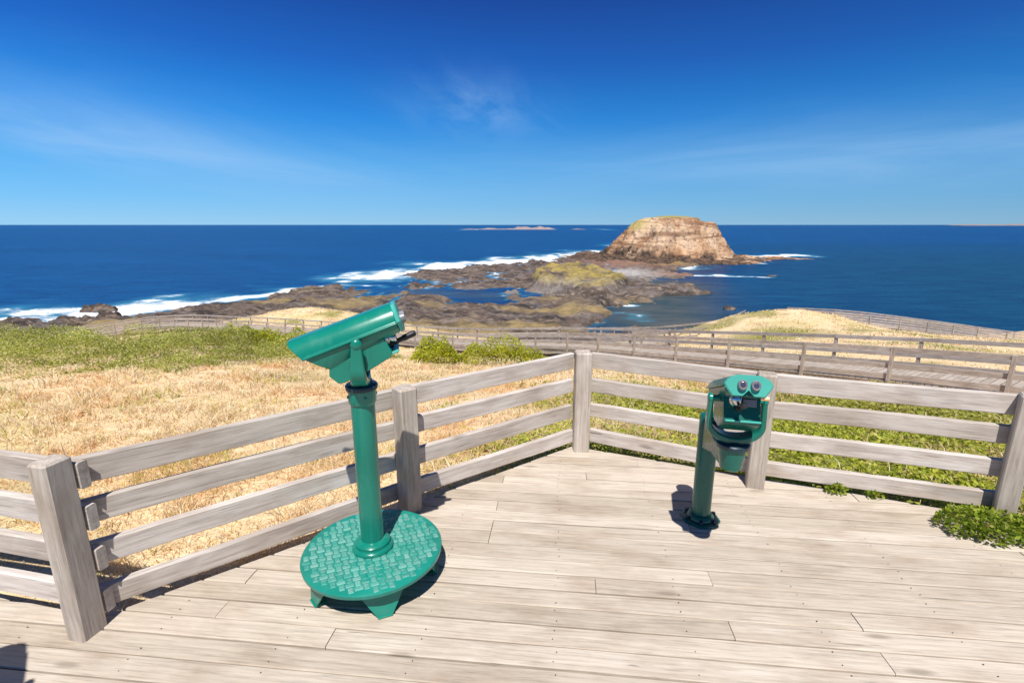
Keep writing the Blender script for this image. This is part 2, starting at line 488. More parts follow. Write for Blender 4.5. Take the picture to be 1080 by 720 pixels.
def cloud(rot, sc, lo, hi, amt, off, dist=.8):
    mp = wn('ShaderNodeMapping'); mp.inputs['Rotation'].default_value = (0, 0, R(rot)); mp.inputs['Scale'].default_value = (*sc, 1); mp.inputs['Location'].default_value = off
    wl(cmb.outputs[0], mp.inputs[0])
    n = wn('ShaderNodeTexNoise'); n.inputs['Scale'].default_value = 1; n.inputs['Detail'].default_value = 7; n.inputs['Roughness'].default_value = .6; n.inputs['Distortion'].default_value = dist
    wl(mp.outputs[0], n.inputs['Vector'])
    r = wn('ShaderNodeMapRange'); r.interpolation_type = 'SMOOTHSTEP'; r.inputs[1].default_value = lo; r.inputs[2].default_value = hi; r.inputs[4].default_value = amt
    wl(n.outputs['Fac'], r.inputs[0]); return r.outputs[0]
c1 = cloud(12, (.16, .42), .42, .80, .42, (1.3, .4, 0), .5); c2 = cloud(-38, (.30, 1.1), .58, .85, .30, (5.0, 2.2, 0), 1.6)
# one feathery wisp high over the middle and two long veils low on either side
uu = wm('DIVIDE', sep.outputs[0], wm('MAXIMUM', sep.outputs[1], .05)); vv = wm('DIVIDE', sep.outputs[2], wm('MAXIMUM', sep.outputs[1], .05))
def gauss(e, w_): return wm('EXPONENT', wm('MULTIPLY', wm('POWER', wm('DIVIDE', e, w_), 2.0), -1.0))
uv = wn('ShaderNodeCombineXYZ'); wl(uu, uv.inputs[0]); wl(vv, uv.inputs[1])
def wisp(sc, rot, lo, hi, dist):
    mp = wn('ShaderNodeMapping'); mp.inputs['Rotation'].default_value = (0, 0, R(rot)); mp.inputs['Scale'].default_value = (*sc, 1)
    vr = wn('ShaderNodeVectorRotate'); vr.rotation_type = 'Z_AXIS'; vr.inputs['Angle'].default_value = R(rot)
    wl(uv.outputs[0], vr.inputs['Vector']); mp.inputs['Rotation'].default_value = (0, 0, 0); wl(vr.outputs[0], mp.inputs[0])
    n = wn('ShaderNodeTexNoise'); n.inputs['Scale'].default_value = 1; n.inputs['Detail'].default_value = 8; n.inputs['Roughness'].default_value = .62; n.inputs['Distortion'].default_value = dist
    wl(mp.outputs[0], n.inputs['Vector'])
    r = wn('ShaderNodeMapRange'); r.interpolation_type = 'SMOOTHSTEP'; r.inputs[1].default_value = lo; r.inputs[2].default_value = hi
    wl(n.outputs['Fac'], r.inputs[0]); return r.outputs[0]
w1 = wm('MULTIPLY', wisp((5, 13), 28, .22, .85, .9), wm('MULTIPLY', gauss(wm('ADD', uu, .070), .115), gauss(wm('ADD', wm('SUBTRACT', vv, .208), wm('MULTIPLY', uu, .10)), .048)))
e1 = wm('ADD', wm('SUBTRACT', vv, .055), wm('MULTIPLY', wm('ADD', uu, .347), .19))
w2 = wm('MULTIPLY', wisp((1.2, 9), 11, .12, .85, .6), wm('MULTIPLY', gauss(e1, .090), gauss(wm('ADD', uu, .62), .62)))
e2 = wm('SUBTRACT', wm('SUBTRACT', vv, .060), wm('MULTIPLY', wm('SUBTRACT', uu, .11), .085))
w3 = wm('MULTIPLY', wisp((1.1, 10), -6, .12, .85, .6), wm('MULTIPLY', gauss(e2, .078), gauss(wm('SUBTRACT', uu, .65), .65)))
ct = wm('ADD', wm('ADD', wm('MULTIPLY', w1, .45), wm('ADD', wm('MULTIPLY', w2, .66), wm('MULTIPLY', w3, .66))), wm('MULTIPLY', c1, .45))
fade = wn('ShaderNodeMapRange'); fade.inputs[1].default_value = .02; fade.inputs[2].default_value = .10
wl(sep.outputs[2], fade.inputs[0])
fade2 = wn('ShaderNodeMapRange'); fade2.inputs[1].default_value = .42; fade2.inputs[2].default_value = .20
wl(sep.outputs[2], fade2.inputs[0])
ct = wm('MULTIPLY', wm('MULTIPLY', ct, fade.outputs[0]), fade2.outputs[0])
cm = wn('ShaderNodeMix'); cm.data_type = 'RGBA'; wl(ct, cm.inputs[0]); wl(sca.outputs[2], cm.inputs[6]); cm.inputs[7].default_value = (3.2, 5.0, 7.4, 1)
bg = wn('ShaderNodeBackground'); bg.inputs['Strength'].default_value = .10
wl(cm.outputs[2], bg.inputs[0])
wo = wn('ShaderNodeOutputWorld'); wl(bg.outputs[0], wo.inputs[0])
scene.view_settings.view_transform = 'Standard'; scene.view_settings.look = 'None'
scene.view_settings.exposure = 0.35; scene.view_settings.gamma = 1.0

# ------------------------------------------------------------------ layout of the platform
LP, MP, CP, MR, RP = (-1.93, 1.90), (-.665, 2.90), (.555, 3.79), (1.715, 3.215), (3.045, 2.775)
A_END = (-4.4, 2.42)
D_END = (4.6, .35)
def unit(a, b):
    d = (b[0]-a[0], b[1]-a[1]); L = math.hypot(*d); return (d[0]/L, d[1]/L), L

# deck ----------------------------------------------------------------------
ANG = R(-5.8)
def make_deck():
    import bmesh
    mb = MB(); pitch, wd, th = .1155, .1085, .035
    rr = random.Random(21); rr_n = random.Random(4)
    ca, sa = math.cos(ANG), math.sin(ANG)
    y = -4.0
    nails = MB()
    while y < 5.6:
        x = -7.8+rr.choice((0, .6, 1.2, 1.8, 2.4, 3.0))-4
        while x < 7.5:
            L = rr.choice((2.4, 3.0, 3.6, 4.2))
            rv = rr.random()
            dz = rr.uniform(-.0025, .0025); dw = rr.uniform(-.0025, .0016)
            n = 8; rings = []
            wob = [rr.uniform(-.0017, .0017) for _ in range(n+1)]
            for k in range(n+1):
                xx = x+.0015+(L-.003)*k/n
                yc = y+wob[k]; hw = (wd+dw)/2+wob[k]*.4; c = .004
                rings.append([(xx, yc-hw, dz-c), (xx, yc-hw+c, dz), (xx, yc-hw*.3, dz+.0006), (xx, yc+hw*.3, dz+.0006), (xx, yc+hw-c, dz), (xx, yc+hw, dz-c), (xx, yc+hw, dz-th), (xx, yc-hw, dz-th)])
            mb.loft(rings, None, 0)
            for q in range(len(mb.a)-8*(n+1), len(mb.a)): mb.a[q] = rv
            x += L
        y += pitch
    me = bpy.data.meshes.new('deck'); me.from_pydata([tuple(v) for v in mb.v], [], mb.f)
    at = me.attributes.new('rnd', 'FLOAT', 'POINT'); at.data.foreach_set('value', mb.a)
    def toL(p): return Vector((p[0]*ca+p[1]*sa, -p[0]*sa+p[1]*ca, 0))
    def clip(bm, p, d_out):
        g = bm.verts[:]+bm.edges[:]+bm.faces[:]
        no = toL(d_out).normalized()
        r = bmesh.ops.bisect_plane(bm, geom=g, dist=1e-6, plane_co=toL(p), plane_no=no, clear_outer=True)
        ed = [e for e in r['geom_cut'] if isinstance(e, bmesh.types.BMEdge)]
        if ed: bmesh.ops.holes_fill(bm, edges=ed, sides=0)
    def outn(a, b):
        (dx, dy), _ = unit(a, b); return (-dy, dx)
    out = bmesh.new()
                                        # boards run a little past the post line
    cuts1 = []; cuts2 = []
    for a, b, cs, e in ((LP, CP, cuts1, .08), (CP, RP, cuts1, .03), (RP, D_END, cuts1, .03), (A_END, LP, cuts2, .08)):
        n = outn(a, b); cs.append(((a[0]+n[0]*e, a[1]+n[1]*e), n))
    cuts1.append(((-1.955, 0), (-1, 0))); cuts2.append(((-1.955, 0), (1, 0)))
    me_out = []
    for cs in (cuts1, cuts2):
        bm = bmesh.new(); bm.from_mesh(me)
        for p, n in cs: clip(bm, p, n)
        m2 = bpy.data.meshes.new('deck_piece'); bm.to_mesh(m2); bm.free(); me_out.append(m2)
    for m2 in me_out: out.from_mesh(m2)
    bmesh.ops.recalc_face_normals(out, faces=out.faces)
    fin = bpy.data.meshes.new('deck'); out.to_mesh(fin); out.free()
    # nail heads along the joists
    fin.materials.append(M['deck']); fin.materials.append(M['nail'])
    vs = [tuple(v.co) for v in fin.vertices]
    fs = [tuple(q.vertices) for q in fin.polygons]; rv = [0.0]*len(vs); fin.attributes['rnd'].data.foreach_get('value', rv)
    mi = [0]*len(fs); yy = -4.0
    base = [((a[0]+n_[0]*0, a[1]), n_) for a, n_ in ()]
    poly = [A_END, LP, CP, RP, D_END, (6, -6), (-7, -6)]
    while yy < 5.6:
        for q in range(-9, 13):
            for off in (-.028, .028):
                nx, ny = q*.6+rr_n.uniform(-.012, .012), yy+off+rr_n.uniform(-.006, .006)
                wx_, wy_ = nx*ca-ny*sa, nx*sa+ny*ca
                if wy_ < .9 or abs(wx_) > 1.1*wy_+.8 or float(poly_sd(np.array([wx_]), np.array([wy_]), poly)[0]) < .03 or rr_n.random() < .25: continue
                k0 = len(vs); rad = rr_n.uniform(.0025, .0038)
                vs += [(nx+rad*math.cos(PI/3*u), ny+rad*math.sin(PI/3*u), .0042) for u in range(6)]; rv += [0]*6
                fs.append(tuple(range(k0, k0+6))); mi.append(1)
        yy += pitch
    fin.clear_geometry(); fin.from_pydata(vs, [], fs)
    fin.polygons.foreach_set('material_index', mi)
    at = fin.attributes.get('rnd') or fin.attributes.new('rnd', 'FLOAT', 'POINT'); at.data.foreach_set('value', rv)
    o = bpy.data.objects.new('deck', fin); COL.objects.link(o); o.rotation_euler = (0, 0, ANG)
    tag(o, kind='structure')
    return o
deck = make_deck()
# the joists and bearers under the platform
jb = MB()
for k in range(14):
    xx = -4.2+k*.6
    Mx = Matrix.Rotation(ANG, 4, 'Z')
    y1 = 2.0 if xx < -1.4 else min(1.95+(xx+1.9)*.72, 3.75-(xx-.55)*.36) - .02
    y1 = min(y1, 3.4)
    jb.box(xx, (y1-3.5)/2, -.115, .05, y1+3.5, .14, 0, Mx)
tag(jb.build('deck_joists', M['walk_rail']), kind='structure')

# ------------------------------------------------------------------ fences
def board(L, hgt, th, seed, seg=14, ch=.005):
    r = random.Random(seed); mb = MB(); rings = []
    b1, b2 = r.uniform(-.006, .006), r.uniform(-.005, .005)
    for k in range(seg+1):
        u = k/seg; x = L*u
        z0 = b1*math.sin(PI*u)+r.uniform(-.0012, .0012); y0 = b2*math.sin(PI*u*1.3)
        h = hgt/2+r.uniform(-.0012, .0012); t = th/2
        rings.append([(x, y0-t, z0-h+ch), (x, y0-t+ch, z0-h), (x, y0+t-ch, z0-h), (x, y0+t, z0-h+ch), (x, y0+t, z0+h-ch), (x, y0+t-ch, z0+h), (x, y0-t+ch, z0+h), (x, y0-t, z0+h-ch)])
    mb.loft(rings); return mb
RAILS = [(.108, .108), (.326, .112), (.543, .114), (.742, .126)]
_s = [0]
def add_rails(parent, a, b, off, ext0, ext1):
    """four boards from post a to post b, on the outer side of the posts"""
    (dx, dy), L = unit(a, b); n = (-dy, dx); ang = math.atan2(dy, dx)
    for z, h in RAILS:
        _s[0] += 1; r = random.Random(_s[0])
        e0, e1 = ext0+r.uniform(-.012, .012), ext1+r.uniform(-.012, .012)
        p = (a[0]-dx*e0+n[0]*off, a[1]-dy*e0+n[1]*off, z+r.uniform(-.006, .006))
        board(L+e0+e1, h+r.uniform(-.003, .003), .042, _s[0]).build('rail', M['rail'], parent, p, (r.uniform(-.012, .012), r.uniform(-.002, .002), ang))
def add_post(parent, p, rot, top=.85, s=(.125, .125), bottom=-.45, lean=(0, 0)):
    _s[0] += 1; r = random.Random(_s[0]*7)
    mb = MB(); rings = []; ch = .009
    for k, z in enumerate((bottom, 0, top*.35, top*.7, top-.01, top)):
        hx, hy = s[0]/2, s[1]/2
        if k == 5: hx -= .008; hy -= .008
        ox, oy = lean[0]*z+r.uniform(-.001, .001), lean[1]*z+r.uniform(-.001, .001)
        rings.append([(ox+i*(hx-a*ch), oy+j*(hy-b*ch), z) for i, j, a, b in ((-1,-1,0,1),(-1,-1,1,0),(1,-1,1,0),(1,-1,0,1),(1,1,0,1),(1,1,1,0),(-1,1,1,0),(-1,1,0,1))])
    mb.loft(rings)
    return mb.build('post', M['post'], parent, (p[0], p[1], 0), (0, 0, rot))
OFF = .115/2+.024
angB = math.atan2(CP[1]-LP[1], CP[0]-LP[0]); angC = math.atan2(RP[1]-CP[1], RP[0]-CP[0])
f1 = tag(empty('timber_fence', (0, 0, 0)), 'grey timber rail fence running behind the tall telescope to the far corner post', 'fence', 'platform fences')
add_post(f1, LP, R(-12), .85, (.096, .112))
add_post(f1, MP, angB+R(3), .835, (.115, .12))
add_post(f1, CP, R(2), .83, (.125, .125))
add_rails(f1, LP, MP, OFF, .02, -.003)
add_rails(f1, MP, CP, OFF, -.003, -.045)
f2 = tag(empty('timber_fence', (0, 0, 0)), 'grey timber rail fence behind the low telescope, green leaves along its foot', 'fence', 'platform fences')
add_post(f2, MR, angC+R(2), .83, (.115, .115))
add_post(f2, RP, angC+R(-16), .83, (.10, .115))
add_rails(f2, CP, MR, OFF, -.05, -.003)
add_rails(f2, MR, RP, OFF, -.003, .0)
f3 = tag(empty('timber_fence', (0, 0, 0)), 'short stretch of grey rails left of the leaning corner post, cut by the picture edge', 'fence', 'platform fences')
add_rails(f3, A_END, LP, OFF+.004, 0, .045)
add_post(f3, (A_END[0], A_END[1]), R(-12), .85)
f4 = tag(empty('timber_fence', (0, 0, 0)), 'timber fence cut by the right picture edge, beyond the creeper at the right corner post', 'fence', 'platform fences')
add_rails(f4, RP, D_END, OFF+.004, -.16, 0)
add_post(f4, D_END, R(20), .85)

# ------------------------------------------------------------------ telescopes
def scope_head(root, piv, yaw, tilt, dz=0.0, zs=1.0, ys=1.0, br=-.116, bd=1.0, P1='teal', P2='teal'):
    """binocular head; local x = looking direction, origin = tilt pivot. Everything is placed in the root's frame."""
    Mx = Matrix.Translation(piv) @ Matrix.Rotation(yaw, 4, 'Z') @ Matrix.Rotation(tilt, 4, 'Y') @ Matrix.Translation((0, 0, dz)) @ Matrix.Diagonal((1, ys, 1, 1))
    Mp = Matrix.Translation(piv) @ Matrix.Rotation(yaw, 4, 'Z') @ Matrix.Rotation(tilt, 4, 'Y') @ Matrix.Diagonal((1, ys, 1, 1))
    hood = MB()
    prof = [(.122, .010), (.124, .018), (.113, .022), (.108, .040), (.096, .064), (.078, .083), (.052, .094), (.018, .097)]
    prof = [(y, .012+(z-.012)*(zs if z > .03 else 1)) for y, z in prof]
    prof = prof+[(-y, z) for y, z in prof[::-1]]
    def fx(z): return .240+(z-.012)/.085*.05
    rings = []
    for u in (0, .02, .5, .93, 1):
        sc_ = .985 if u in (0,) else 1.0
        rings.append([(-.2+(fx(z)+.2)*u, y*(sc_+u*.04), .012+(z-.012)*(sc_+u*.05)) for y, z in prof])
    hood.loft(rings, Mx)
    h = hood.build('hood', M[P1], root, smooth=28, bevel=.003)
    low = MB()
    def lring(x, w1, w2, zb, shear=0):
        return [(x, w1, .010), (x-shear*.45, w1*.97, .010+(zb-.010)*.45), (x-shear, w2, zb), (x-shear, -w2, zb), (x-shear*.45, -w1*.97, .010+(zb-.010)*.45), (x, -w1, .010)]
    low.loft([lring(-.196, .112, .078, -.034), lring(-.10, .112, .08, -.040), lring(.06, .114, .085, -.066, .02), lring(.233, .116, .088, -.088, .085)], Mx)
    low.build('lower_shell', M[P2], root, smooth=25, bevel=.004)
    bx = MB()
    pr_ = [(br, -.03), (br-.010, -.108*bd), (br+.004, -.126*bd), (.005, -.148*bd), (.125, -.158), (.15, -.154), (.175, -.105), (.155, -.06), (.0, -.03)]
    bx.loft([[(x, s*.093, z) for x, z in pr_] for s in (-1, 1)], Mx)
    bx.build('mechanism_box', M[P2], root, smooth=25, bevel=.004)
    # rear plate with the two eyepieces
    rp = MB()
    oc = [(.060, .094), (.104, .062), (.119, .020), (.112, .004), (.080, -.034), (.030, -.034), (.0, -.006), (-.030, -.034), (-.080, -.034), (-.112, .004), (-.119, .020), (-.104, .062), (-.060, .094)]
    oc = [(y, .012+(z-.012)*(zs if z > .03 else 1)) for y, z in oc]
    rp.loft([[(x, y*s, .012+(z-.012)*s) for y, z in oc] for x, s in ((-.199, 1.0), (-.214, 1.0), (-.219, .94))], Mx)
    plate = rp.build('rear_plate', M['teal_highlight'], root, smooth=25)
    for s in (-1, 1):
        ep = MB()
        Me = Mx @ Matrix.Translation((-.216, s*.032, .016)) @ Matrix.Rotation(-PI/2, 4, 'Y')
        ep.lathe([(.024, -.006), (.024, .012), (.022, .022), (.019, .024), (.016, .021)], 24, Me, 0)
        e = ep.build('eyepiece', M['ring'], root, smooth=35)
        gl = MB(); gl.lathe([(.0165, .0195), (.012, .0225), (.005, .0235)], 20, Me)
        g = gl.build('lens', M['glass'], e, smooth=60)
    # front glass under the hood
    fg = MB()
    for s in (-1, 1):
        Mf = Mx @ Matrix.Translation((.20, s*.05, .03)) @ Matrix.Rotation(PI/2, 4, 'Y')
        fg.lathe([(.04, 0), (.04, .03), (.036, .032)], 24, Mf)
    # coin mechanism: handle, knob, ledge, sticker
    hd = MB()
    Mh = Mx @ Matrix.Translation((br+.006, .020, -.084)) @ Matrix.Rotation(-PI/2+.06, 4, 'Y')
    hd.lathe([(.020, 0), (.020, .03), (.012, .034), (.012, .075), (.015, .085), (.015, .138), (.010, .146)], 18, Mh)
    hd.build('handle', M['black'], root, smooth=40)
    kn = MB()
    Mk = Mx @ Matrix.Translation((br, .036, -.046)) @ Matrix.Rotation(-PI/2-.2, 4, 'Y')
    kn.lathe([(.032, 0), (.032, .014), (.022, .02), (.025, .040), (.020, .050), (.008, .053)], 20, Mk)
    kn.build('focus_knob', M['chrome'], root, smooth=40)
    lg = MB(); lg.box(br-.022, 0, -.114*bd, .036, .180, .010, .003, Mx)
    lg.build('ledge', M['teal_highlight'], root)
    cp = MB(); cp.box(br-.0065, -.038, -.060, .006, .07, .036, .002, Mx)
    cp.build('coin_plate', M['ring'], root)
    st = MB(); st.box(-.2165, -.083, -.0255, .004, .042, .018, .0, Mx @ Matrix.Translation((.012, 0, -.012)), 0); st.box(-.2170, -.083, -.0255, .004, .042, .006, .0, Mx @ Matrix.Translation((.0118, 0, -.018)), 1)
    st.build('sticker', [M['sticker'], M['sticker_red']], root)
    # pivots
    for s in (-1, 1):
        kb = MB(); Mk = Mp @ Matrix.Translation((0, s*.116, -.004)) @ Matrix.Rotation(-s*PI/2, 4, 'X')
        kb.lathe([(.016, -.02), (.016, .02), (.025, .02), (.025, .034), (.018, .042), (.008, .044)], 20, Mk)
        kb.build('pivot_knob', M['teal'], root, smooth=40)
    # the U shaped yoke (stays upright)
    My = Matrix.Translation(piv) @ Matrix.Rotation(yaw, 4, 'Z') @ Matrix.Diagonal((1, ys, 1, 1))
    yk = MB(); rings = []
    path = []
    for k in range(-16, 17):
        a = k/16.0
        yy = .145*math.copysign(min(1, abs(a)*1.55)**.75 if abs(a) < .645 else 1, a) if a else 0
        if abs(a) <= .6:
            th = a/.6*PI/2; yy = .142*math.sin(th); z_ = -.125-.085*math.cos(th)
        else:
            yy = math.copysign(.142, a); z_ = -.125+(abs(a)-.6)/.4*.135
        path.append((yy, z_, a))
    for i, (yy, z_, a) in enumerate(path):
        p0 = path[max(0, i-1)]; p1 = path[min(len(path)-1, i+1)]
        ty, tz = p1[0]-p0[0], p1[1]-p0[1]; L = math.hypot(ty, tz); ny, nz = -tz/L, ty/L
        wd = .019+.027*(1-abs(a))**.8; tk = .013+.007*(1-abs(a))
        rings.append([(wd*c, yy+ny*tk*s_, z_+nz*tk*s_) for c, s_ in ((-1,-.6),(-.8,-1),(.8,-1),(1,-.6),(1,.6),(.8,1),(-.8,1),(-1,.6))])
    yk.loft(rings, My)
    yk.build('yoke', M[P1], root, smooth=35, bevel=.002)
    return Mx

def tall_scope(name, loc, yaw, label, group=None):
    root = tag(empty(name, loc), label, 'telescope', group)
    zt = .165
    # step plate with a raised basket-weave tread
    sp = MB(); sp.lathe([(.340, zt-.030), (.352, zt-.026), (.355, zt-.008), (.350, zt-.001), (.345, zt)], 72)
    plate = sp.build('step_plate', M['plate'], root, smooth=30)
    td = MB(); c = .036; ra = R(24)
    for i in range(-11, 12):
        for j in range(-11, 12):
            x, y = i*c, j*c
            rr_ = math.hypot(x, y)
            if rr_ > .326 or rr_ < .095: continue
            lx, ly = (.0405, .026) if (i+j) % 2 else (.026, .0405)
            Mt = Matrix.Rotation(ra, 4, 'Z') @ Matrix.Translation((x, y, zt))
            b = .005
            q = [(-lx/2, -ly/2), (lx/2, -ly/2), (lx/2, ly/2), (-lx/2, ly/2)]
            q2 = [(u-math.copysign(b, u), v-math.copysign(b, v)) for u, v in q]
            vs = [(u, v, -.0005) for u, v in q]+[(u, v, .0026) for u, v in q2]
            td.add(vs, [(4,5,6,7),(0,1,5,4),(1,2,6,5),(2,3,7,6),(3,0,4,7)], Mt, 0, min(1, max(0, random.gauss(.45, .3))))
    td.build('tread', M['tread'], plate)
    for k in range(5):
        a = R(-67+72*k); ft = MB()
        Mf = Matrix.Rotation(a+PI/2, 4, 'Z')         # local -y is outwards
        q = [(-.115, zt-.028), (.115, zt-.028), (.035, .0), (-.028, .0)]
        vs = [(u, -.290-(.035 if z < .01 else 0), z) for u, z in q]+[(u*.92, -.278-(.035 if z < .01 else 0), z) for u, z in q]
        ft.add(vs, [(0,1,2,3),(7,6,5,4),(0,4,5,1),(1,5,6,2),(2,6,7,3),(3,7,4,0)], Mf)
        q = [(-.028, .0), (.035, .0)]
        ft.box(.003, -.300, .005, .07, .06, .008, .002, Mf)
        ft.build('foot', M['teal'], root)
    cl = MB(); cl.lathe([(.100, zt-.002), (.104, zt+.010), (.100, zt+.020), (.088, zt+.024), (.086, zt+.030), (.088, zt+.042), (.076, zt+.052), (.057, zt+.058)], 40)
    cl.build('base_collar', M['teal'], root, smooth=50)
    po = MB(); po.lathe([(.057, zt+.03), (.057, 1.0)], 40)
    po.build('pole', M['teal'], root, smooth=40)
    tc = MB(); tc.lathe([(.057, .955), (.062, .96), (.066, .972), (.066, 1.028), (.062, 1.032)], 40)
    for k in range(4):
        a = R(-60+90*k); Mb = Matrix.Rotation(a, 4, 'Z') @ Matrix.Translation((.065, 0, .998)) @ Matrix.Rotation(PI/2, 4, 'Y')
        tc.lathe([(.008, 0), (.008, .005), (.004, .007)], 8, Mb)
    tc.build('top_collar', M['teal'], root, smooth=40)
    fl = MB(); fl.lathe([(.056, 1.028), (.075, 1.032), (.077, 1.050), (.073, 1.056), (.060, 1.060), (.054, 1.070), (.048, 1.080), (.03, 1.083)], 40)
    fl.build('swivel_flange', M['navy'], root, smooth=40)
    scope_head(root, (0, 0, 1.284), yaw, R(19.5))
    return root

def low_scope(loc, arm_to, yaw, label):
    root = tag(empty('viewing_telescope', loc), label, 'telescope')
    ax, ay = arm_to[0]-loc[0], arm_to[1]-loc[1]; L = math.hypot(ax, ay); ar = math.atan2(ay, ax)
    bp = MB(); n = 8
    bp.lathe([(.118, 0), (.118, .012), (.112, .016)], 8, Matrix.Rotation(R(22), 4, 'Z'))
    base = bp.build('base_plate', M['teal_shaded'], root, smooth=30)
    for k in range(6):
        b = MB(); a = R(60*k+12); b.lathe([(.014, .010), (.014, .030), (.010, .034)], 6, Matrix.Translation((.09*math.cos(a), .09*math.sin(a), 0)))
        b.build('bolt', M['navy'], base)
    cl = MB(); cl.lathe([(.082, .014), (.080, .030), (.066, .046), (.058, .050)], 32); cl.build('base_collar', M['teal_shaded'], root, smooth=50)
    po = MB(); po.lathe([(.057, .03), (.057, .685), (.052, .695), (.03, .70)], 36); po.build('pole', M['teal_half_shaded'], root, smooth=40)
    am = MB(); Ma = Matrix.Rotation(ar, 4, 'Z')
    def ring(x, hw, zb, zt_): return [(x, -hw, zb), (x, hw, zb), (x, hw, zt_), (x, -hw, zt_)]
    am.loft([ring(.045, .042, .50, .672), ring(L*.55, .044, .575, .672), ring(L-.03, .048, .600, .672)], Ma)
    am.build('arm', M['teal_shaded'], root, smooth=25, bevel=.004)
    cu = MB(); cu.lathe([(.046, .598), (.053, .604), (.061, .655), (.066, .683), (.068, .715), (.064, .719)], 32, Matrix.Translation((ax, ay, 0)))
    cu.build('arm_cup', M['teal_half_shaded'], root, smooth=40)
    fl = MB(); fl.lathe([(.060, .716), (.080, .720), (.082, .738), (.076, .744), (.06, .748), (.05, .752), (.046, .756), (.03, .758)], 36, Matrix.Translation((ax, ay, 0)))
    fl.build('swivel_flange', M['navy'], root, smooth=40)
    scope_head(root, (ax, ay, .968), yaw, R(20), .040, .62, .87, -.092, 1.30, 'teal_half_shaded', 'teal_shaded')
    return root

T1 = (-.729, 2.285, 0)
tall = tall_scope('viewing_telescope', T1, R(90+103), 'tall sea green viewing telescope on a pole with a round step plate')
low = low_scope((1.180, 2.80, 0), (1.105, 2.32), R(90-13), 'low green viewing telescope on a side arm of a short pole, eyepieces facing the camera')
shadow_caster = copy_tree(tall)  # invented copy, out of view, added to throw the corner shadow
shadow_caster.location = (-2.12, .86, 0); shadow_caster.rotation_euler = (0, 0, R(-70))
shadow_caster['label'] = 'unseen telescope copy added outside the lower left corner to cast the shadow on the planks'

# ------------------------------------------------------------------ terrain
NEAR = [(15.5, 8, -1.9), (12.2, 13.1, -2.57), (8, 19.3, -3.6), (2.9, 28, -5.25), (-3.5, 34, -6.6), (-9.4, 40, -7.6), (-18, 46, -8.5), (-30, 52, -9.1), (-43, 58, -10.1), (-54, 55, -11.6)]
W2 = [(5.6, 30.5, -5.5), (12, 38, -6.9), (21, 50, -8.7), (27, 57, -8.9)]
W3 = [(29.5, 53, -7.9), (33.3, 48.5, -7.5), (42, 48, -8.5), (51.5, 48, -9.6), (60, 56, -9.4)]
ctrl = [(-6, 2, -.40), (-2.3, 2.4, -.24), (-.8, 3.2, -.24), (.5, 4.2, -.24), (2, 3.6, -.22), (3.3, 3.1, -.16), (4.8, 1.8, -.2), (6, -3, -.3), (-6, -3, -.5), (0, 0, -.42), (0, -14, 0), (-14, -10, .3), (14, -10, .3),
        (-14, 3, -.5), (-10, 9, -1.0), (-6, 9, -.98), (-3, 9, -1.15), (0, 8.5, -1.2), (-8.5, 13.2, -1.42), (-14.5, 13.5, -1.42), (-22, 13, -1.5), (-4, 13, -1.72), (0, 13, -1.95), (3.5, 13, -2.1), (7, 9, -1.3), (6, 13, -2.2), (10, 6, -1.0),
        (-15, 18, -3.0), (-8, 19, -3.4), (0, 19, -3.6), (-25, 25, -5.2), (-10, 27, -5.6), (-40, 35, -8.5), (-60, 40, -11.5), (-20, 34, -7.2),
        (16, 42, -6.75), (19.3, 42, -5.8), (23.8, 42, -5.35), (27.5, 42, -6.0), (30, 44, -7.0), (20, 32, -5.2), (14, 26, -4.6), (24, 30, -5.1), (30, 34, -6.0), (24, 20, -3.7), (34, 40, -7.2), (20, 14, -2.7), (40, 30, -5.5), (45, 42, -8.3), (24, 52, -10), (40, 54, -10.5), (54, 54, -11),
        (-30.4, 75, -10.6), (-24, 74, -11.3), (-36, 74, -11.2), (-42, 73, -12.2), (-19, 74, -12.6), (-30, 66, -11.1), (-55, 75, -14.5), (-5, 60, -12.2), (-8, 75, -15), (8, 60, -13), (0, 80, -17), (-30, 90, -15.5),
        (0, 100, -22), (0, 150, -34), (0, 200, -42), (60, 75, -16), (60, 100, -24), (60, 150, -36), (70, 195, -44), (-60, 100, -22), (-60, 150, -33), (-60, 200, -40), (-120, 60, -16), (-120, 110, -26), (-120, 170, -37), (-130, 215, -42), (-220, 60, -22), (-220, 150, -39), (-240, 230, -44), (130, 60, -17), (130, 110, -30), (140, 200, -46), (240, 60, -24), (240, 150, -44), (260, 230, -46), (-200, -15, -2), (200, -15, -2), (80, 20, -5), (-80, 20, -8)]
for x, y, z in NEAR: ctrl.append((x+.9, y+.6, z-.55))
for x, y, z in W2+W3: ctrl.append((x, y, z-.5))
CT = np.array(ctrl, float)
def _k(r): return np.sqrt(r*r+.8)
D0 = np.hypot(CT[:, None, 0]-CT[None, :, 0], CT[:, None, 1]-CT[None, :, 1])
n_ = len(CT)
Am = np.zeros((n_+3, n_+3)); Am[:n_, :n_] = _k(D0)+np.eye(n_)*(-.05); Am[:n_, n_] = 1; Am[:n_, n_+1:] = CT[:, :2]; Am[n_:, :n_] = Am[:n_, n_:].T
sol = np.linalg.solve(Am, np.concatenate([CT[:, 2], np.zeros(3)]))
def ground(x, y, detail=True):
    x = np.asarray(x, float); y = np.asarray(y, float); sh = x.shape
    xf, yf = x.ravel(), y.ravel(); z = np.empty_like(xf)
    for i in range(0, len(xf), 20000):
        s = slice(i, i+20000)
        z[s] = _k(np.hypot(xf[s, None]-CT[None, :, 0], yf[s, None]-CT[None, :, 1])) @ sol[:n_]+sol[n_]+sol[n_+1]*xf[s]+sol[n_+2]*yf[s]
    z = z.reshape(sh)
    if detail:
        d = np.hypot(x, y)
        z = z+fbm(x*.5, y*.5, 3)*.06*sstep(4, 9, d)+fbm(x*.13, y*.13, 4)*.35*sstep(16, 50, d)+fbm(x*.03, y*.03, 5)*3.5*sstep(85, 170, d)
    return z
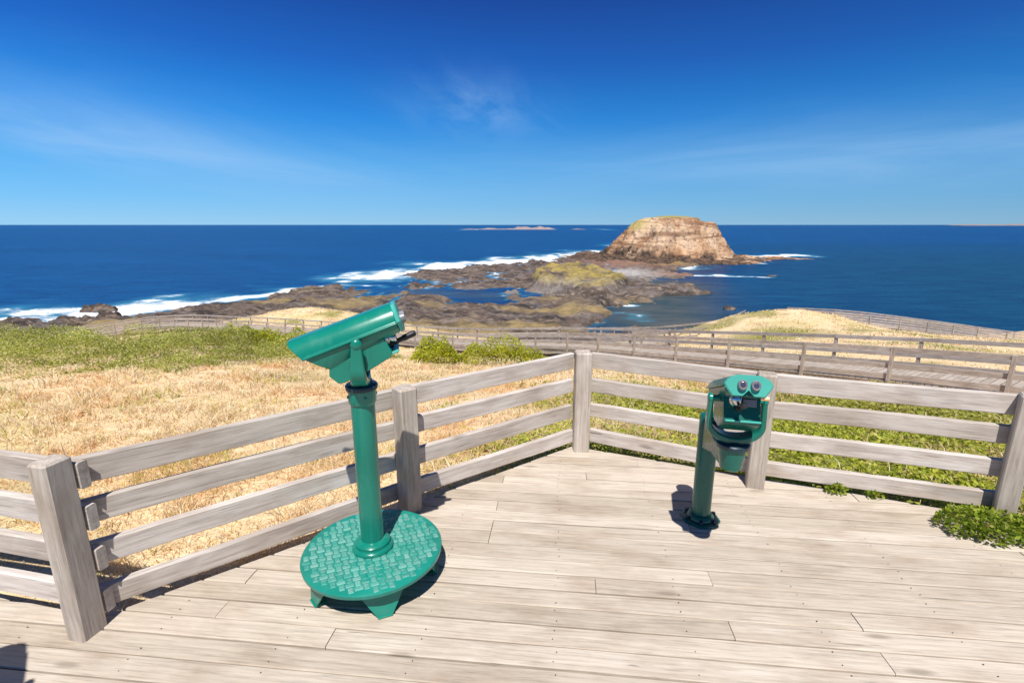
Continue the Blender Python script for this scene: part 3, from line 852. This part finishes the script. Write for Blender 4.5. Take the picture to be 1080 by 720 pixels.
def fence_out(x, y):                          # metres outside the platform's fence (negative = on the deck)
    return -poly_sd(x, y, [A_END, LP, CP, RP, D_END, (6, -6), (-7, -6), (-7, 2.9)])
def greenness(x, y):
    x = np.asarray(x, float); y = np.asarray(y, float)
    n = fbm(x*.45+4, y*.45, 4)
    g = sstep(.4, 1.8, x+.45*n)*sstep(10.2, 7.0, y+.35*x*0+n*2.5)           # leafy belt along the right fence
    g2 = .8*sstep(-.9, .3, x+n*.6)*sstep(1.9, .6, fence_out(x, y)+n*.5)     # creeps round the far corner
    g3 = .5*sstep(.22, .5, fbm(x*.35+9, y*.35+2, 3))
    far = sstep(.18, .42, fbm(x*.16+31, y*.16+5, 4))*.7*sstep(14, 20, y)
    m = np.exp(-(((x-18)/3.5)**2+((y-33)/2.5)**2))*.9
    return np.clip(np.maximum.reduce([g*(.88+.7*n), g2, g3*sstep(12, 9, y), far, m]), 0, 1)
def sinh_axis(lo, hi, n, s, c=0.0):
    a, b = math.asinh((lo-c)/s), math.asinh((hi-c)/s)
    return c+s*np.sinh(np.linspace(a, b, n))
gx, gy = np.meshgrid(sinh_axis(-270, 270, 300, 9), sinh_axis(-15, 235, 300, 9, 4))
gz = ground(gx, gy)
# ground stays clear below the platform
io = fence_out(gx, gy); gz = np.where(io < .12, np.minimum(gz, -.235), gz)
rk = sstep(-14, -24, gz+fbm(gx*.05, gy*.05, 4)*5)
tag(grid_mesh('ground', gx, gy, gz, M['ground'], {'green': greenness(gx, gy), 'rock': rk}), kind='structure')
ys_ = sinh_axis(-400, 400, 8, 100)

# ------------------------------------------------------------------ boardwalks below the platform
def resample(P, step):
    P = [Vector(p) for p in P]; L = [0]
    for a, b in zip(P[:-1], P[1:]): L.append(L[-1]+(b-a).length)
    # Catmull-Rom for soft bends
    def at(s):
        s = min(max(s, 0), L[-1]-1e-6); i = max(k for k in range(len(L)-1) if L[k] <= s); t = (s-L[i])/(L[i+1]-L[i])
        p0 = P[max(i-1, 0)]; p1 = P[i]; p2 = P[i+1]; p3 = P[min(i+2, len(P)-1)]
        return .5*((2*p1)+(-p0+p2)*t+(2*p0-5*p1+4*p2-p3)*t*t+(-p0+3*p1-3*p2+p3)*t**3)
    n = int(round(L[-1]/step)); return [at(L[-1]*k/n) for k in range(n+1)]
def offset(P, w):
    out = []
    for i, p in enumerate(P):
        d = (P[min(i+1, len(P)-1)]-P[max(i-1, 0)]); d.z = 0; d.normalize()
        out.append(p+Vector((d.y, -d.x, 0))*w)
    return out
def board_between(a, b, h, th, mat, parent, dz):
    d = b-a; L = d.length
    o = board(L+.01, h, th, int(abs(a.x*977+a.y*131+dz*37))+1, 3, .004).build('rail', mat, parent, a+Vector((0, 0, dz)))
    o.rotation_euler = d.to_track_quat('X', 'Z').to_euler(); return o
def walk_fence(line, label, side, heights, top_cap=False):
    root = tag(empty('boardwalk_fence', line[0]), label, 'fence', 'boardwalk fences')
    base = Vector(line[0])
    hs = [p-base for p in line]; inn = offset(hs, side*.055)
    for i, p in enumerate(hs):
        d = (hs[min(i+1, len(hs)-1)]-hs[max(i-1, 0)]); rot = math.atan2(d.y, d.x)
        mb = MB(); mb.box(0, 0, .18, .095, .095, 1.72+random.uniform(-.02, .03), .008)
        mb.build('post', M['walk_post'], root, p, (0, 0, rot))
    for a, b in zip(inn[:-1], inn[1:]):
        for z, h in heights: board_between(a, b, h, .038, M['walk_rail'], root, z)
    return root
def boardwalk(P, w, step, lab_near, lab_far, name='boardwalk', hs=((.13, .17), (.46, .15), (.97, .13))):
    line = resample(P, step); far = offset(line, w)
    fine = resample(P, .19); ff = offset(fine, w)
    mb = MB()
    e = -.05
    near2 = offset(fine, -.06); far2 = offset(fine, w+.06)
    for i in range(len(fine)-1):
        a, b, c, d = near2[i], near2[i+1], far2[i+1], far2[i]
        g = .06
        a2, b2, d2, c2 = a.lerp(b, g), a.lerp(b, 1-g), d.lerp(c, g), d.lerp(c, 1-g)
        dz = Vector((0, 0, .04)); rv = random.random()
        vs = [a2, b2, c2, d2, a2-dz, b2-dz, c2-dz, d2-dz]
        mb.add(vs, [(0,1,2,3),(7,6,5,4),(0,4,5,1),(1,5,6,2),(2,6,7,3),(3,7,4,0)], None, 0, rv)
    tag(mb.build(name, M['walk']), kind='structure')
    st = MB()
    for q in (0.0, w):
        ln = offset(fine[::6], q)
        for a, b in zip(ln[:-1], ln[1:]):
            d = (b-a); n = Vector((-d.y, d.x, 0)).normalized()*.03
            u0, u1 = Vector((0, 0, -.045)), Vector((0, 0, -.24))
            vs = [a-n+u0, b-n+u0, b+n+u0, a+n+u0, a-n+u1, b-n+u1, b+n+u1, a+n+u1]
            st.add(vs, [(0,1,2,3),(7,6,5,4),(0,4,5,1),(1,5,6,2),(2,6,7,3),(3,7,4,0)])
    tag(st.build('boardwalk_beams', M['walk_rail']), kind='structure')
    walk_fence(offset(line, -.09), lab_near, 1, hs)
    walk_fence(offset(line, w+.09), lab_far, -1, hs)
boardwalk(NEAR, 2.1, 2.6, 'boardwalk fence on the near side of the path winding below the platform', 'boardwalk fence on the seaward side of the path winding below the platform')
boardwalk(W2, 1.8, 2.4, 'fence of the branch boardwalk behind the straw-coloured mound, on its left side', 'fence of the branch boardwalk behind the straw-coloured mound, on its right side')
boardwalk(W3, 1.8, 2.4, 'far fence right of the straw-coloured mound against the sea, on its seaward side', 'far fence right of the straw-coloured mound against the sea, on its landward side', hs=((.10, .14), (.32, .13), (.55, .13), (.78, .13), (1.0, .12)))

# ------------------------------------------------------------------ rock shelf, knob and islands
S = on_level
shelf_poly = [(-300, 120), (-235, 178), S(0, 347), S(60, 345), S(130, 338), S(165, 328), S(240, 319), S(300, 310), S(350, 305), S(400, 306), S(432, 312), S(470, 319), S(520, 319), S(548, 312), S(540, 306), S(500, 305), S(430, 304), S(418, 298), S(430, 290), S(470, 284), S(500, 282), S(560, 277), S(600, 272), S(625, 268), S(650, 262), S(690, 264), S(770, 272), S(800, 273), S(770, 276), S(735, 278), S(722, 286), S(735, 291), S(705, 295), S(690, 299), S(720, 307), S(712, 313), S(676, 317), S(640, 319), S(655, 330), S(664, 337), (60, 120)]
knob_c = (41, 338)
def rock_h(x, y):
    sd = poly_sd(x, y, shelf_poly)
    n = fbm(x*.030, y*.018, 6, .62); n2 = fbm(x*.11+7, y*.06, 4, .6)
    cov = sstep(-14, 12, sd+n*26)
    z = SEA-4+cov*(5.1)+n*2.4*cov+n2*1.5*cov+np.maximum(0, sd-14)*.012*0
    z += .9*sstep(290, 220, y)*cov
    # the knob: a tilted turf-topped table with a dark cliffed front
    kx, ky = (x-knob_c[0])/33.0, (y-knob_c[1])/57.0
    r = np.hypot(kx, ky)+.28*fbm(x*.035+3, y*.03, 4)
    top = SEA+6.5+(y-285)*.042
    k = sstep(1.08, .84, r)
    z = np.where(k > 0, z*(1-k)+np.maximum(top+n2*3.2+n*2.2, z)*k, z)
    # ridge right of the knob
    r2 = np.hypot((x-100)/48., (y-300)/18.)+.3*n; k2 = sstep(1.1, .5, r2); z += k2*2.4
    return z, k, cov
sx, sy = np.meshgrid(np.linspace(-310, 330, 420), np.concatenate([np.linspace(150, 420, 240), np.linspace(424, 720, 110)]))
sz, kk, cov = rock_h(sx, sy)
nb = fbm(sx*.05, sy*.03, 4)
moss = .9*kk*sstep(.35, .75, kk)*sstep(-.22, .12, nb+.12+.012*(sx-30))*(.75+.8*np.clip(fbm(sx*.09+3, sy*.06, 4), -.6, .3))*sstep(SEA+5.2, SEA+6.4, sz)
moss = np.maximum(moss, .8*np.exp(-(((sx-158)/26)**2+((sy-520)/26)**2)))
red = np.exp(-(((sx-120)/55)**2+((sy-520)/60)**2))+np.exp(-(((sx-128)/22)**2+((sy-405)/14)**2))*1.2
sand = np.exp(-(((sx-95)/22)**2+((sy-415)/38)**2))*1.1+np.exp(-(((sx-20)/50)**2+((sy-300)/14)**2))*.25
ochre = sstep(.0, .35, fbm(sx*.02+8, sy*.03, 4))*sstep(330, 230, sy)
keep = sz > SEA-1.2
tag(grid_mesh('rock_shelf', sx, sy, sz, M['shelf'], {'moss': np.clip(moss, 0, 1), 'red': np.clip(red, 0, 1)*.85, 'sand': np.clip(sand, 0, 1), 'ochre': ochre*.8}, keep=keep), kind='structure')

IC = (191.0, 604.0)
def island_h(x, y):
    dx, dy = x-IC[0], y-IC[1]
    th = np.arctan2(dy, dx)
    r = np.hypot(np.where(dx < 0, dx/80., dx/72.), dy/62.)
    wob = .18*fbm(np.cos(th)*1.8+5, np.sin(th)*1.8, 5)+.16*fbm(x*.035, y*.035, 5)
    r = r+wob
    pr_r = np.array([0, .38, .48, .60, .76, .90, .98, 1.05, 1.2, 1.45, 1.8])
    pr_z = np.array([50.0, 47.5, 43.5, 36.5, 24.5, 12.5, 7, 4.5, 2.8, 1.0, -4.])
    z = np.interp(r, pr_r, pr_z)
    rid = 1-np.abs(fbm(x*.055+2, y*.055, 5))*1.6
    side = sstep(.44, .66, r)*sstep(1.2, .95, r)
    z = z+side*(rid-.6)*7.0
    tz = z/4.2; z = np.where(side > 0, z*(1-.5*side)+.5*side*4.2*(np.floor(tz)+sstep(.25, .75, tz-np.floor(tz))), z)
    z = z+fbm(x*.10, y*.10, 4)*2.0*sstep(.4, .6, r)
    # toe running out to the right
    q = np.hypot((dx-100)/62., (dy+2)/15.); z = np.maximum(z, (4.2*(1-q)+fbm(x*.09, y*.09, 4)*2.2-.5))
    q = np.hypot((dx+98)/30., (dy-40)/26.); z = np.maximum(z, (5.0*(1-q)+fbm(x*.09, y*.09, 4)*2.0-.3))
    return SEA+z, r
ix, iy = np.meshgrid(np.linspace(60, 370, 300), np.linspace(505, 720, 210))
iz, ir = island_h(ix, iy)
hi = iz-SEA
low_ = sstep(10.5, 4.5, hi+fbm(ix*.05, iy*.05, 4)*13+.07*(ix-191))
top_ = sstep(.40, .33, ir)
im = .9*np.exp(-(((ix-140)/14)**2+((iy-590)/26)**2))*sstep(30, 40, hi)
tag(grid_mesh('island', ix, iy, iz, M['island'], {'low': low_, 'top': top_, 'moss': im}, keep=iz > SEA-1.5), kind='structure')

# low reef far out, the coast on the horizon
def far_land(name, x0, x1, yc, dep, prof, mat, n=160):
    xs = np.linspace(x0, x1, n); vs = np.linspace(-1, 1, 15)
    X, Vv = np.meshgrid(xs, vs); u = (X-x0)/(x1-x0)
    hgt = np.interp(u, [p[0] for p in prof], [p[1] for p in prof])*(1+.5*fbm(X*.02 if dep < 900 else X*.002, Vv*.7, 4))
    Z = SEA-1+hgt*(1-np.abs(Vv)**1.6)
    return tag(grid_mesh(name, X, yc+Vv*dep, Z, mat), kind='structure')
M['far_rock'] = plain('distant_reef_rock', (.30, .24, .23), .9, .2, 0, .0, .02)
M['far_coast'] = plain('distant_coast_cliffs', (.25, .215, .21), .95, .1, 0, 0, .002)
far_land('reef', -440, 370, 4300, 90, [(0, 2), (.12, 7), (.2, 4), (.3, 14), (.42, 6), (.55, 9), (.6, 26), (.68, 24), (.74, 14), (.82, 24), (.9, 20), (1, 1)], M['far_rock'])
far_land('reef', 480, 640, 4300, 50, [(0, 0), (.4, 7), (1, 0)], M['far_rock'], 40)
far_land('distant_coast', 17500, 26000, 20500, 700, [(0, 10), (.08, 55), (.2, 40), (.35, 70), (.6, 65), (1, 80)], M['far_coast'])

# ------------------------------------------------------------------ the sea, one sheet to the horizon
def axis(fine_lo, fine_hi, step, far):
    f = np.arange(fine_lo, fine_hi+.1, step); g = []
    d = step
    p = fine_hi
    while p < far[1]: d *= 1.35; p += d; g.append(p)
    h = []; d = step; p = fine_lo
    while p > far[0]: d *= 1.35; p -= d; h.append(p)
    return np.array(h[::-1]+list(f)+g)
wx, wy = np.meshgrid(axis(-420, 460, 3.0, (-60000, 60000)), axis(150, 760, 3.0, (-3000, 60000)))
foam = np.zeros(wx.shape)
nz_ = fbm(wx*.02, wy*.012, 4)
def streak(pts, w0, w1, amt):
    global foam
    P = [S(*p) for p in pts]
    for i, (a, b) in enumerate(zip(P[:-1], P[1:])):
        u = (i+.5)/(len(P)-1); w_ = w0+(w1-w0)*u
        d = line_d(wx+14*fbm(wx*.03+5, wy*.03, 3), wy+26*fbm(wx*.022, wy*.02+9, 3), [a, b])
        foam = np.maximum(foam, amt*np.exp(-((d*(1+.8*nz_))/w_)**2))
streak([(-60, 343), (0, 338), (60, 334), (110, 330), (165, 324)], 34, 26, 1.2)
streak([(165, 325), (240, 315), (300, 307), (350, 303), (395, 303)], 15, 6, 1.0)
streak([(388, 292), (440, 287), (480, 280), (520, 277)], 34, 40, 1.2)
streak([(520, 278), (560, 275), (600, 271), (640, 266)], 42, 55, 1.2)
streak([(430, 312), (450, 318)], 6, 5, .6)
streak([(795, 271), (836, 269)], 18, 26, 1.15)
streak([(728, 291), (760, 292), (795, 291)], 6, 6, 1.0)
streak([(722, 283), (735, 280)], 12, 8, .95)
streak([(640, 322), (662, 322)], 8, 6, .95)
streak([(652, 333), (672, 336)], 4, 4, .6)
streak([(770, 278), (800, 278)], 5, 5, .9)
streak([(640, 259), (655, 257)], 20, 15, .9)
streak([(482, 242.0), (515, 242)], 60, 60, 1.1)
streak([(598, 242.0), (640, 242)], 50, 40, 1.0)
zr, _, cv = rock_h(wx, wy)
foam = np.maximum(foam, .72*sstep(-1.6, -.25, zr-SEA)*sstep(.3, -.3, zr-SEA)*sstep(60, -60, wx-wy*.35+40)*(wy < 760))
foam = foam*(.78+.9*np.clip(.25+fbm(wx*.06, wy*.03, 4), -.3, .5))
teal = sstep(-260, 330, (wx-40)*1.0-(wy-300)*.42)*sstep(1500, 320, wy)*sstep(-30, 60, wx)
shoal = np.exp(-((np.maximum(0, line_d(wx, wy, [S(700, 300), S(690, 318), S(690, 338)])-8))/24)**2)
bay = np.exp(-(line_d(wx, wy, [S(440, 308), S(520, 312)])/18)**2)
tag(grid_mesh('sea', wx, wy, np.full(wx.shape, SEA), M['sea'], {'foam': np.clip(foam, 0, 1.2), 'teal': np.clip(teal, 0, 1)*.9, 'shoal': np.clip(shoal+.6*bay, 0, 1)*.85}), kind='structure')

# wave-washed boulders
def boulder(px, py, wpx, hgt, label, seed, squash=.7):
    x, y = S(px, py); Z = y*math.cos(PITCH)+(H-SEA)*math.sin(PITCH); rx = wpx/F*Z/2
    n, m = 40, 20; vs = []; fs = []
    r = np.random.default_rng(seed)
    th, ph = np.meshgrid(np.linspace(0, 2*PI, n, endpoint=False), np.linspace(0, PI/2, m))
    a = seed*7.7
    rad = 1+.35*fbm(np.cos(th)*1.5*np.cos(ph)+a, np.sin(th)*1.5*np.cos(ph)+ph, 5)
    X = rx*rad*np.cos(th)*np.cos(ph); Y = rx*squash*rad*np.sin(th)*np.cos(ph); Zz = hgt*(1+.45*fbm(X*.25+a, Y*.25, 4))*np.sin(ph)**.8*rad
    V = np.stack([X.ravel(), Y.ravel(), Zz.ravel()-.6], 1)
    i = np.arange(n*m).reshape(m, n); j = np.roll(i, -1, 1)
    Q = np.stack([i[:-1].ravel(), j[:-1].ravel(), j[1:].ravel(), i[1:].ravel()], 1)
    o = np_mesh('sea_rock', V, Q, M['shelf'], None, False, {k: np.zeros(len(V)) for k in ('moss', 'red', 'sand', 'ochre')})
    o.location = (x, y, SEA)
    return tag(o, label, 'rock', 'rocks awash in the surf')
boulder(104, 328, 34, 3.6, 'dark boulder farthest out in the surf at the left, with white water around it', 1)
boulder(116, 338, 28, 4.2, 'dark boulder in the left surf, right above the fence line of the boardwalk', 2)
boulder(73, 343, 52, 4.0, 'long dark ledge nearest the shore in the left surf', 3, .4)
boulder(768, 326, 13, 2.2, 'single small rock in the teal shallows right of the shelf', 4)
boulder(812, 291, 12, 1.4, 'low rock awash in foam right of the island neck', 5, .5)
boulder(618, 268, 24, 4.5, 'brown rock among the white water left of the big island', 6, .6)

# ------------------------------------------------------------------ plants
def blades(name, P, hgt, wid, lean, cols, tipcol=None, label=None, per=1):
    n = len(P)
    a = rng.uniform(0, 2*PI, n); b = rng.uniform(0, 2*PI, n)
    side = np.stack([np.cos(a), np.sin(a), np.zeros(n)], 1)*wid[:, None]
    ld = np.stack([np.cos(b), np.sin(b), np.zeros(n)], 1)*(lean*hgt)[:, None]
    up = np.zeros((n, 3)); up[:, 2] = hgt
    m = P+up*.58+ld*.35; t = P+up*(1-.25*np.clip(lean, 0, 1.2))[:, None]+ld
    V = np.stack([P-side, P+side, m-side*.75, m+side*.75, t], 1).reshape(-1, 3)
    i = np.arange(n)*5
    T = np.concatenate([np.stack([i, i+1, i+3], 1), np.stack([i, i+3, i+2], 1), np.stack([i+2, i+3, i+4], 1)])
    tc = cols if tipcol is None else tipcol
    C = np.stack([cols*.92, cols*.92, cols, cols, tc], 1).reshape(-1, 3)
    return np_mesh(name, V, T, M['blade'], C)
def leaves(name, P, size, cols, flat=.5, mat=None, asp=.55):
    n = len(P)
    d = rng.normal(size=(n, 3)); d[:, 2] = np.abs(d[:, 2])*.6; d /= np.linalg.norm(d, axis=1)[:, None]
    nn = rng.normal(size=(n, 3)); nn[:, 2] = np.abs(nn[:, 2])+flat
    s = np.cross(d, nn); s /= np.linalg.norm(s, axis=1)[:, None]+1e-9
    nn = np.cross(s, d)
    L = size[:, None]
    V = np.stack([P, P+d*L*.5+s*L*asp*.5+nn*L*.08, P+d*L-nn*L*.05, P+d*L*.5-s*L*asp*.5+nn*L*.08], 1).reshape(-1, 3)
    i = np.arange(n)*4
    T = np.concatenate([np.stack([i, i+1, i+2], 1), np.stack([i, i+2, i+3], 1)])
    return np_mesh(name, V, T, mat or M['leaf'], np.repeat(cols, 4, 0))
def pick(n, opts, w_):
    o = np.array(opts); c = o[rng.choice(len(o), n, p=np.array(w_)/sum(w_))]
    return c*rng.uniform(.72, 1.25, (n, 1))
STRAW = [(.86, .65, .39), (.90, .74, .50), (.80, .56, .31), (.88, .70, .47), (.70, .46, .24), (.92, .82, .62)]
GREEN = [(.42, .47, .045), (.54, .55, .07), (.28, .36, .03), (.56, .52, .11), (.64, .57, .18)]

def bank_front(x): return np.interp(x, [-22, -12, -9, -6.5, -5, -3.6, -2.6], [8.6, 8.5, 8.8, 9.6, 10.7, 12.2, 14.5])
def bank_mask(x, y):
    n = fbm(x*.5, y*.5, 4)
    return sstep(-.2, .55, (y-bank_front(x))+n*1.3)*sstep(15.6, 14.6, y+n)*sstep(-2.2, -3.6, x+n)

# dry grass
def scatter(n, x0, x1, y0, y1, dens):
    x = rng.uniform(x0, x1, n); y = rng.uniform(y0, y1, n)
    k = rng.random(n) < dens(x, y); return x[k], y[k]
def dd(x, y):
    d = np.hypot(x, y); o = fence_out(x, y)
    vis = (np.abs(x) < 1.15*y+1.2)
    return vis*(o > .10)*np.clip(5.2/d, .12, 1)**1.35*(1-.94*bank_mask(x, y))*(1-.93*greenness(x, y)*(x > -1))*np.clip(.55+1.1*(fbm(x*1.3, y*1.3, 3)+.35), .12, 1)
tx, ty = scatter(105000, -17, 13, 1.6, 20, dd)
per = 8
P = np.repeat(np.stack([tx, ty], 1), per, 0); P = P+rng.normal(0, .04, P.shape)
k = fence_out(P[:, 0], P[:, 1]) > .09; P = P[k]
gzv = ground(P[:, 0], P[:, 1])
dist = np.hypot(P[:, 0], P[:, 1])
tuft = fbm(P[:, 0]*.9, P[:, 1]*.9, 3)
hg = rng.uniform(.05, .14, len(P))*(1+1.5*tuft); hg = np.clip(hg, .04, .4)
hg *= np.where(fence_out(P[:, 0], P[:, 1]) < .5, .6, 1.0)
cc = pick(len(P), STRAW, [3, 3, 2, 3, 1.1, 1.6])
warm = sstep(.05, .3, fbm(P[:, 0]*.6+3, P[:, 1]*.6, 3))[:, None]
cc = cc*(1-warm*.45)+warm*.45*np.array([(.78, .47, .22)])
gm = (rng.random(len(P)) < .05+.35*sstep(.15, .4, fbm(P[:, 0]*.8-5, P[:, 1]*.8+3, 3)))
cc[gm] = pick(int(gm.sum()), GREEN[2:], [1, 2, 2])
bl = blades('dry_grass', np.column_stack([P, gzv-.01]), hg, (.0016+.00055*dist)*rng.uniform(.6, 1.3, len(P)), rng.uniform(.25, 2.1, len(P)), np.clip(cc, 0, .92), np.clip(cc*1.1+.02, 0, .92))
tag(bl, 'straw-coloured dry grass covering the slope outside the fence', 'grass', kind='stuff')
# tussocks on the lower slopes, seen beyond the boardwalk
def dt(x, y):
    return (np.abs(x) < 1.1*y)*(fence_out(x, y) > 4)*(1-bank_mask(x, y))*np.clip(.25+1.5*(fbm(x*.3, y*.3, 4)+.3), .05, 1)*(line_d(x, y, [q[:2] for q in offset([Vector(v_) for v_ in NEAR], 1.05)]) > 1.35)*(line_d(x, y, [q[:2] for q in offset([Vector(v_) for v_ in W2], .9)]) > 1.2)*(line_d(x, y, [q[:2] for q in offset([Vector(v_) for v_ in W3], .9)]) > 1.2)
tx, ty = scatter(60000, -48, 52, 13, 80, dt)
P = np.repeat(np.stack([tx, ty], 1), 5, 0); P = P+rng.normal(0, .12, P.shape)
gzv = ground(P[:, 0], P[:, 1]); dist = np.hypot(P[:, 0], P[:, 1])
cc = pick(len(P), STRAW, [3, 3, 2, 3, 1.1, 1.6]); gf = greenness(P[:, 0], P[:, 1]) > rng.uniform(.15, .9, len(P))
cc[gf] = pick(int(gf.sum()), GREEN[1:], [2, 1, 2, 2])
tag(blades('slope_tussocks', np.column_stack([P, gzv-.02]), rng.uniform(.05, .16, len(P))*(1+.8*fbm(P[:, 0]*.4, P[:, 1]*.4, 3)), .004+.0007*dist, rng.uniform(.2, 1.1, len(P)), np.clip(cc*1.08, 0, .9), np.clip(cc*1.1, 0, .9)), 'dry tussock grass on the lower slopes around the boardwalk', 'grass', kind='stuff')
# tall pale seed stalks
tx, ty = scatter(2600, -15, 8, 3, 13, lambda x, y: dd(x, y)*.9)
P = np.column_stack([tx, ty, ground(tx, ty)])
bl = blades('grass_stalks', P, rng.uniform(.14, .30, len(P)), .0015+.0006*np.hypot(tx, ty), rng.uniform(.05, .5, len(P)), pick(len(P), [(.88, .76, .54), (.84, .68, .44)], [1, 1]), np.full((len(P), 3), .7)*np.array([1, .86, .62]))
tag(bl, 'pale seed stalks standing above the dry grass', 'grass', kind='stuff')

# leafy ground cover beyond the right fence
def dg(x, y):
    d = np.hypot(x, y); o = fence_out(x, y)
    return (np.abs(x) < 1.12*y+1.0)*(o > .06)*greenness(x, y)*(x > -1.5)*np.clip(5/d, .15, 1)*np.clip(.35+1.5*(fbm(x*2, y*2, 3)+.35), .05, 1)
tx, ty = scatter(60000, -1.5, 12, 2.0, 13, dg)
per = 7
P = np.repeat(np.stack([tx, ty], 1), per, 0); P = P+rng.normal(0, .035, P.shape)
k = fence_out(P[:, 0], P[:, 1]) > .05; P = P[k]
z = ground(P[:, 0], P[:, 1])+rng.uniform(0, 1, len(P))**1.3*(.05+.16*np.clip(.5+fbm(P[:, 0]*1.2, P[:, 1]*1.2, 3)*1.3, 0, 1))
dist = np.hypot(P[:, 0], P[:, 1])
yel = sstep(5.0, 8.5, dist)[:, None]*.55
cg = pick(len(P), GREEN, [3, 3, 2, 2, .8]); cg = cg*(1-yel)+yel*pick(len(P), [(.46, .42, .11), (.56, .46, .18), (.30, .31, .06)], [2, 1.5, 1.5])
lv = leaves('ground_cover', np.column_stack([P, z]), (.020+.0042*dist)*rng.uniform(.6, 1.3, len(P)), cg, .6)
tag(lv, 'low yellow-green leafy ground cover outside the right fence', 'ground cover', kind='stuff')

# the scrub bank at left
def bank(name, n, x0, x1, y0, y1, mask, hfun, cols, wts, size, label, cat, kind=None, group=None):
    x, y = scatter(n, x0, x1, y0, y1, mask)
    h = hfun(x, y); u = rng.random(len(x))**.6
    P = np.column_stack([x, y, ground(x, y)+h*u]); c = pick(len(x), cols, wts)
    # clump by clump tint
    tn = fbm(x*1.1+3, y*1.1, 3)[:, None]; c = c*(1.12+.9*tn)
    o = leaves(name, P, size*rng.uniform(.6, 1.4, len(x)), np.clip(c, .005, .8), .35)
    return tag(o, label, cat, group, kind)
def bh(x, y):
    m = bank_mask(x, y)
    return (.05+.44*np.clip(.42+fbm(x*.8, y*1.1, 4)*2.3, .0, 1.25))*m
OLIVE = [(.30, .34, .05), (.40, .41, .09), (.19, .24, .03), (.48, .47, .17), (.56, .50, .27)]
bank('scrub', 230000, -18, -2.2, 8, 16, lambda x, y: bank_mask(x, y)*(np.abs(x) < 1.15*y+1), bh, OLIVE, [3, 3, 2, 2, 1], .042, 'olive green coastal scrub carpeting the slope behind the dry grass at left', 'scrub', kind='stuff')
# rounded bushes: each one a plant of its own
def bush(x, y, rx, ry, h, n, cols, wts, label, size=.05, cat='bush', group=None, name='coastal_bush', base=None, spread=None):
    a = rng.uniform(0, 2*PI, n); r = np.sqrt(rng.random(n)); px = r*np.cos(a); py = r*np.sin(a)
    rad = 1+.30*fbm(np.cos(a)*1.3+x, np.sin(a)*1.3+y, 3)
    lx, ly = px*rx*rad, py*ry*rad
    dome = np.sqrt(np.clip(1-r*r, 0, 1))
    lump = np.clip(.72+.75*fbm((lx+x)*2.4/max(h, .3)*.5, (ly+y)*2.4/max(h, .3)*.5, 3), .25, 1.3)
    u = 1-.55*rng.random(n)**1.6
    gz0 = ground(lx+x, ly+y) if base is None else np.full(n, base)
    g0 = float(ground(np.array([x]), np.array([y]))[0]) if base is None else base
    P = np.column_stack([lx, ly, gz0-g0+h*dome*lump*u+.01])
    c = pick(n, cols, wts)*(1+.5*fbm((lx+x)*2.2, (ly+y)*2.2, 3)[:, None])
    root = tag(empty(name, (x, y, g0)), label, cat, group)
    o = leaves('foliage', P, size*rng.uniform(.6, 1.35, n), np.clip(c, .005, .8), .4); o.parent = root
    sm = MB()
    for k in range(5):
        t = 2*PI*k/5+.4; rr = rx*.35; hh = h*.55
        rings = []
        for q in range(3):
            v = q/2; R_ = .014*(1-.6*v); cxx, cyy = rr*v*math.cos(t), ry/rx*rr*v*math.sin(t)
            rings.append([(cxx+R_*math.cos(e), cyy+R_*math.sin(e), -.03+(hh+.03)*v) for e in (0, PI/3*1, PI/3*2, PI, PI/3*4, PI/3*5)])
        sm.loft(rings)
    sm.build('stem', M['nail'], root)
    return root
BRIGHT = [(.45, .48, .03), (.55, .54, .045), (.32, .38, .02), (.60, .55, .09)]
for (x, y, rx, ry, h, lab) in ((-2.05, 13.2, .75, .55, .80, 'bright green bush left of the pair seen behind the top rail of the fence'),
                              (-.30, 13.2, 1.30, .6, .88, 'bright green long bush above the fence rail, just left of the far corner post'),
                              (-8.1, 14.6, 1.15, .6, .84, 'bright yellow-green bush at the back of the scrub, leftmost of the three'),
                              (-6.5, 14.5, 1.1, .6, .86, 'bright yellow-green bush at the back of the scrub, middle of the three'),
                              (-5.05, 14.3, .9, .6, .74, 'bright yellow-green bush at the back of the scrub, nearest the tall telescope')):
    bush(x, y, rx, ry, h, 6500, BRIGHT, [3, 3, 2, 1], lab, .055, group='bright bushes on the slope')
CREEP = [(.24, .33, .025), (.34, .42, .04), (.14, .22, .02), (.42, .46, .07), (.48, .34, .14)]
bush(2.86, 2.67, .27, .17, .15, 1700, CREEP, [3, 3, 2, 1.5, .25], 'glossy green creeper spilling onto the deck, left of the two by the corner post', .03, 'creeper', 'plants growing over the deck edge', 'creeper', base=.0)
bush(3.20, 2.52, .24, .20, .17, 1900, CREEP, [3, 3, 2, 1.5, .2], 'glossy green creeper in front of the right corner post, cut by the picture edge', .03, 'creeper', 'plants growing over the deck edge', 'creeper', base=.0)
bush(2.235, 3.115, .075, .045, .09, 230, CREEP, [3, 3, 1, 2, .4], 'larger of two small green tufts at the deck edge under the bottom rail', .026, 'plant', 'plants growing over the deck edge', 'creeper', base=-.01)
bush(2.44, 3.045, .045, .035, .06, 110, CREEP, [3, 3, 1, 2, .8], 'smaller of two small green tufts at the deck edge under the bottom rail', .024, 'plant', 'plants growing over the deck edge', 'creeper', base=-.01)
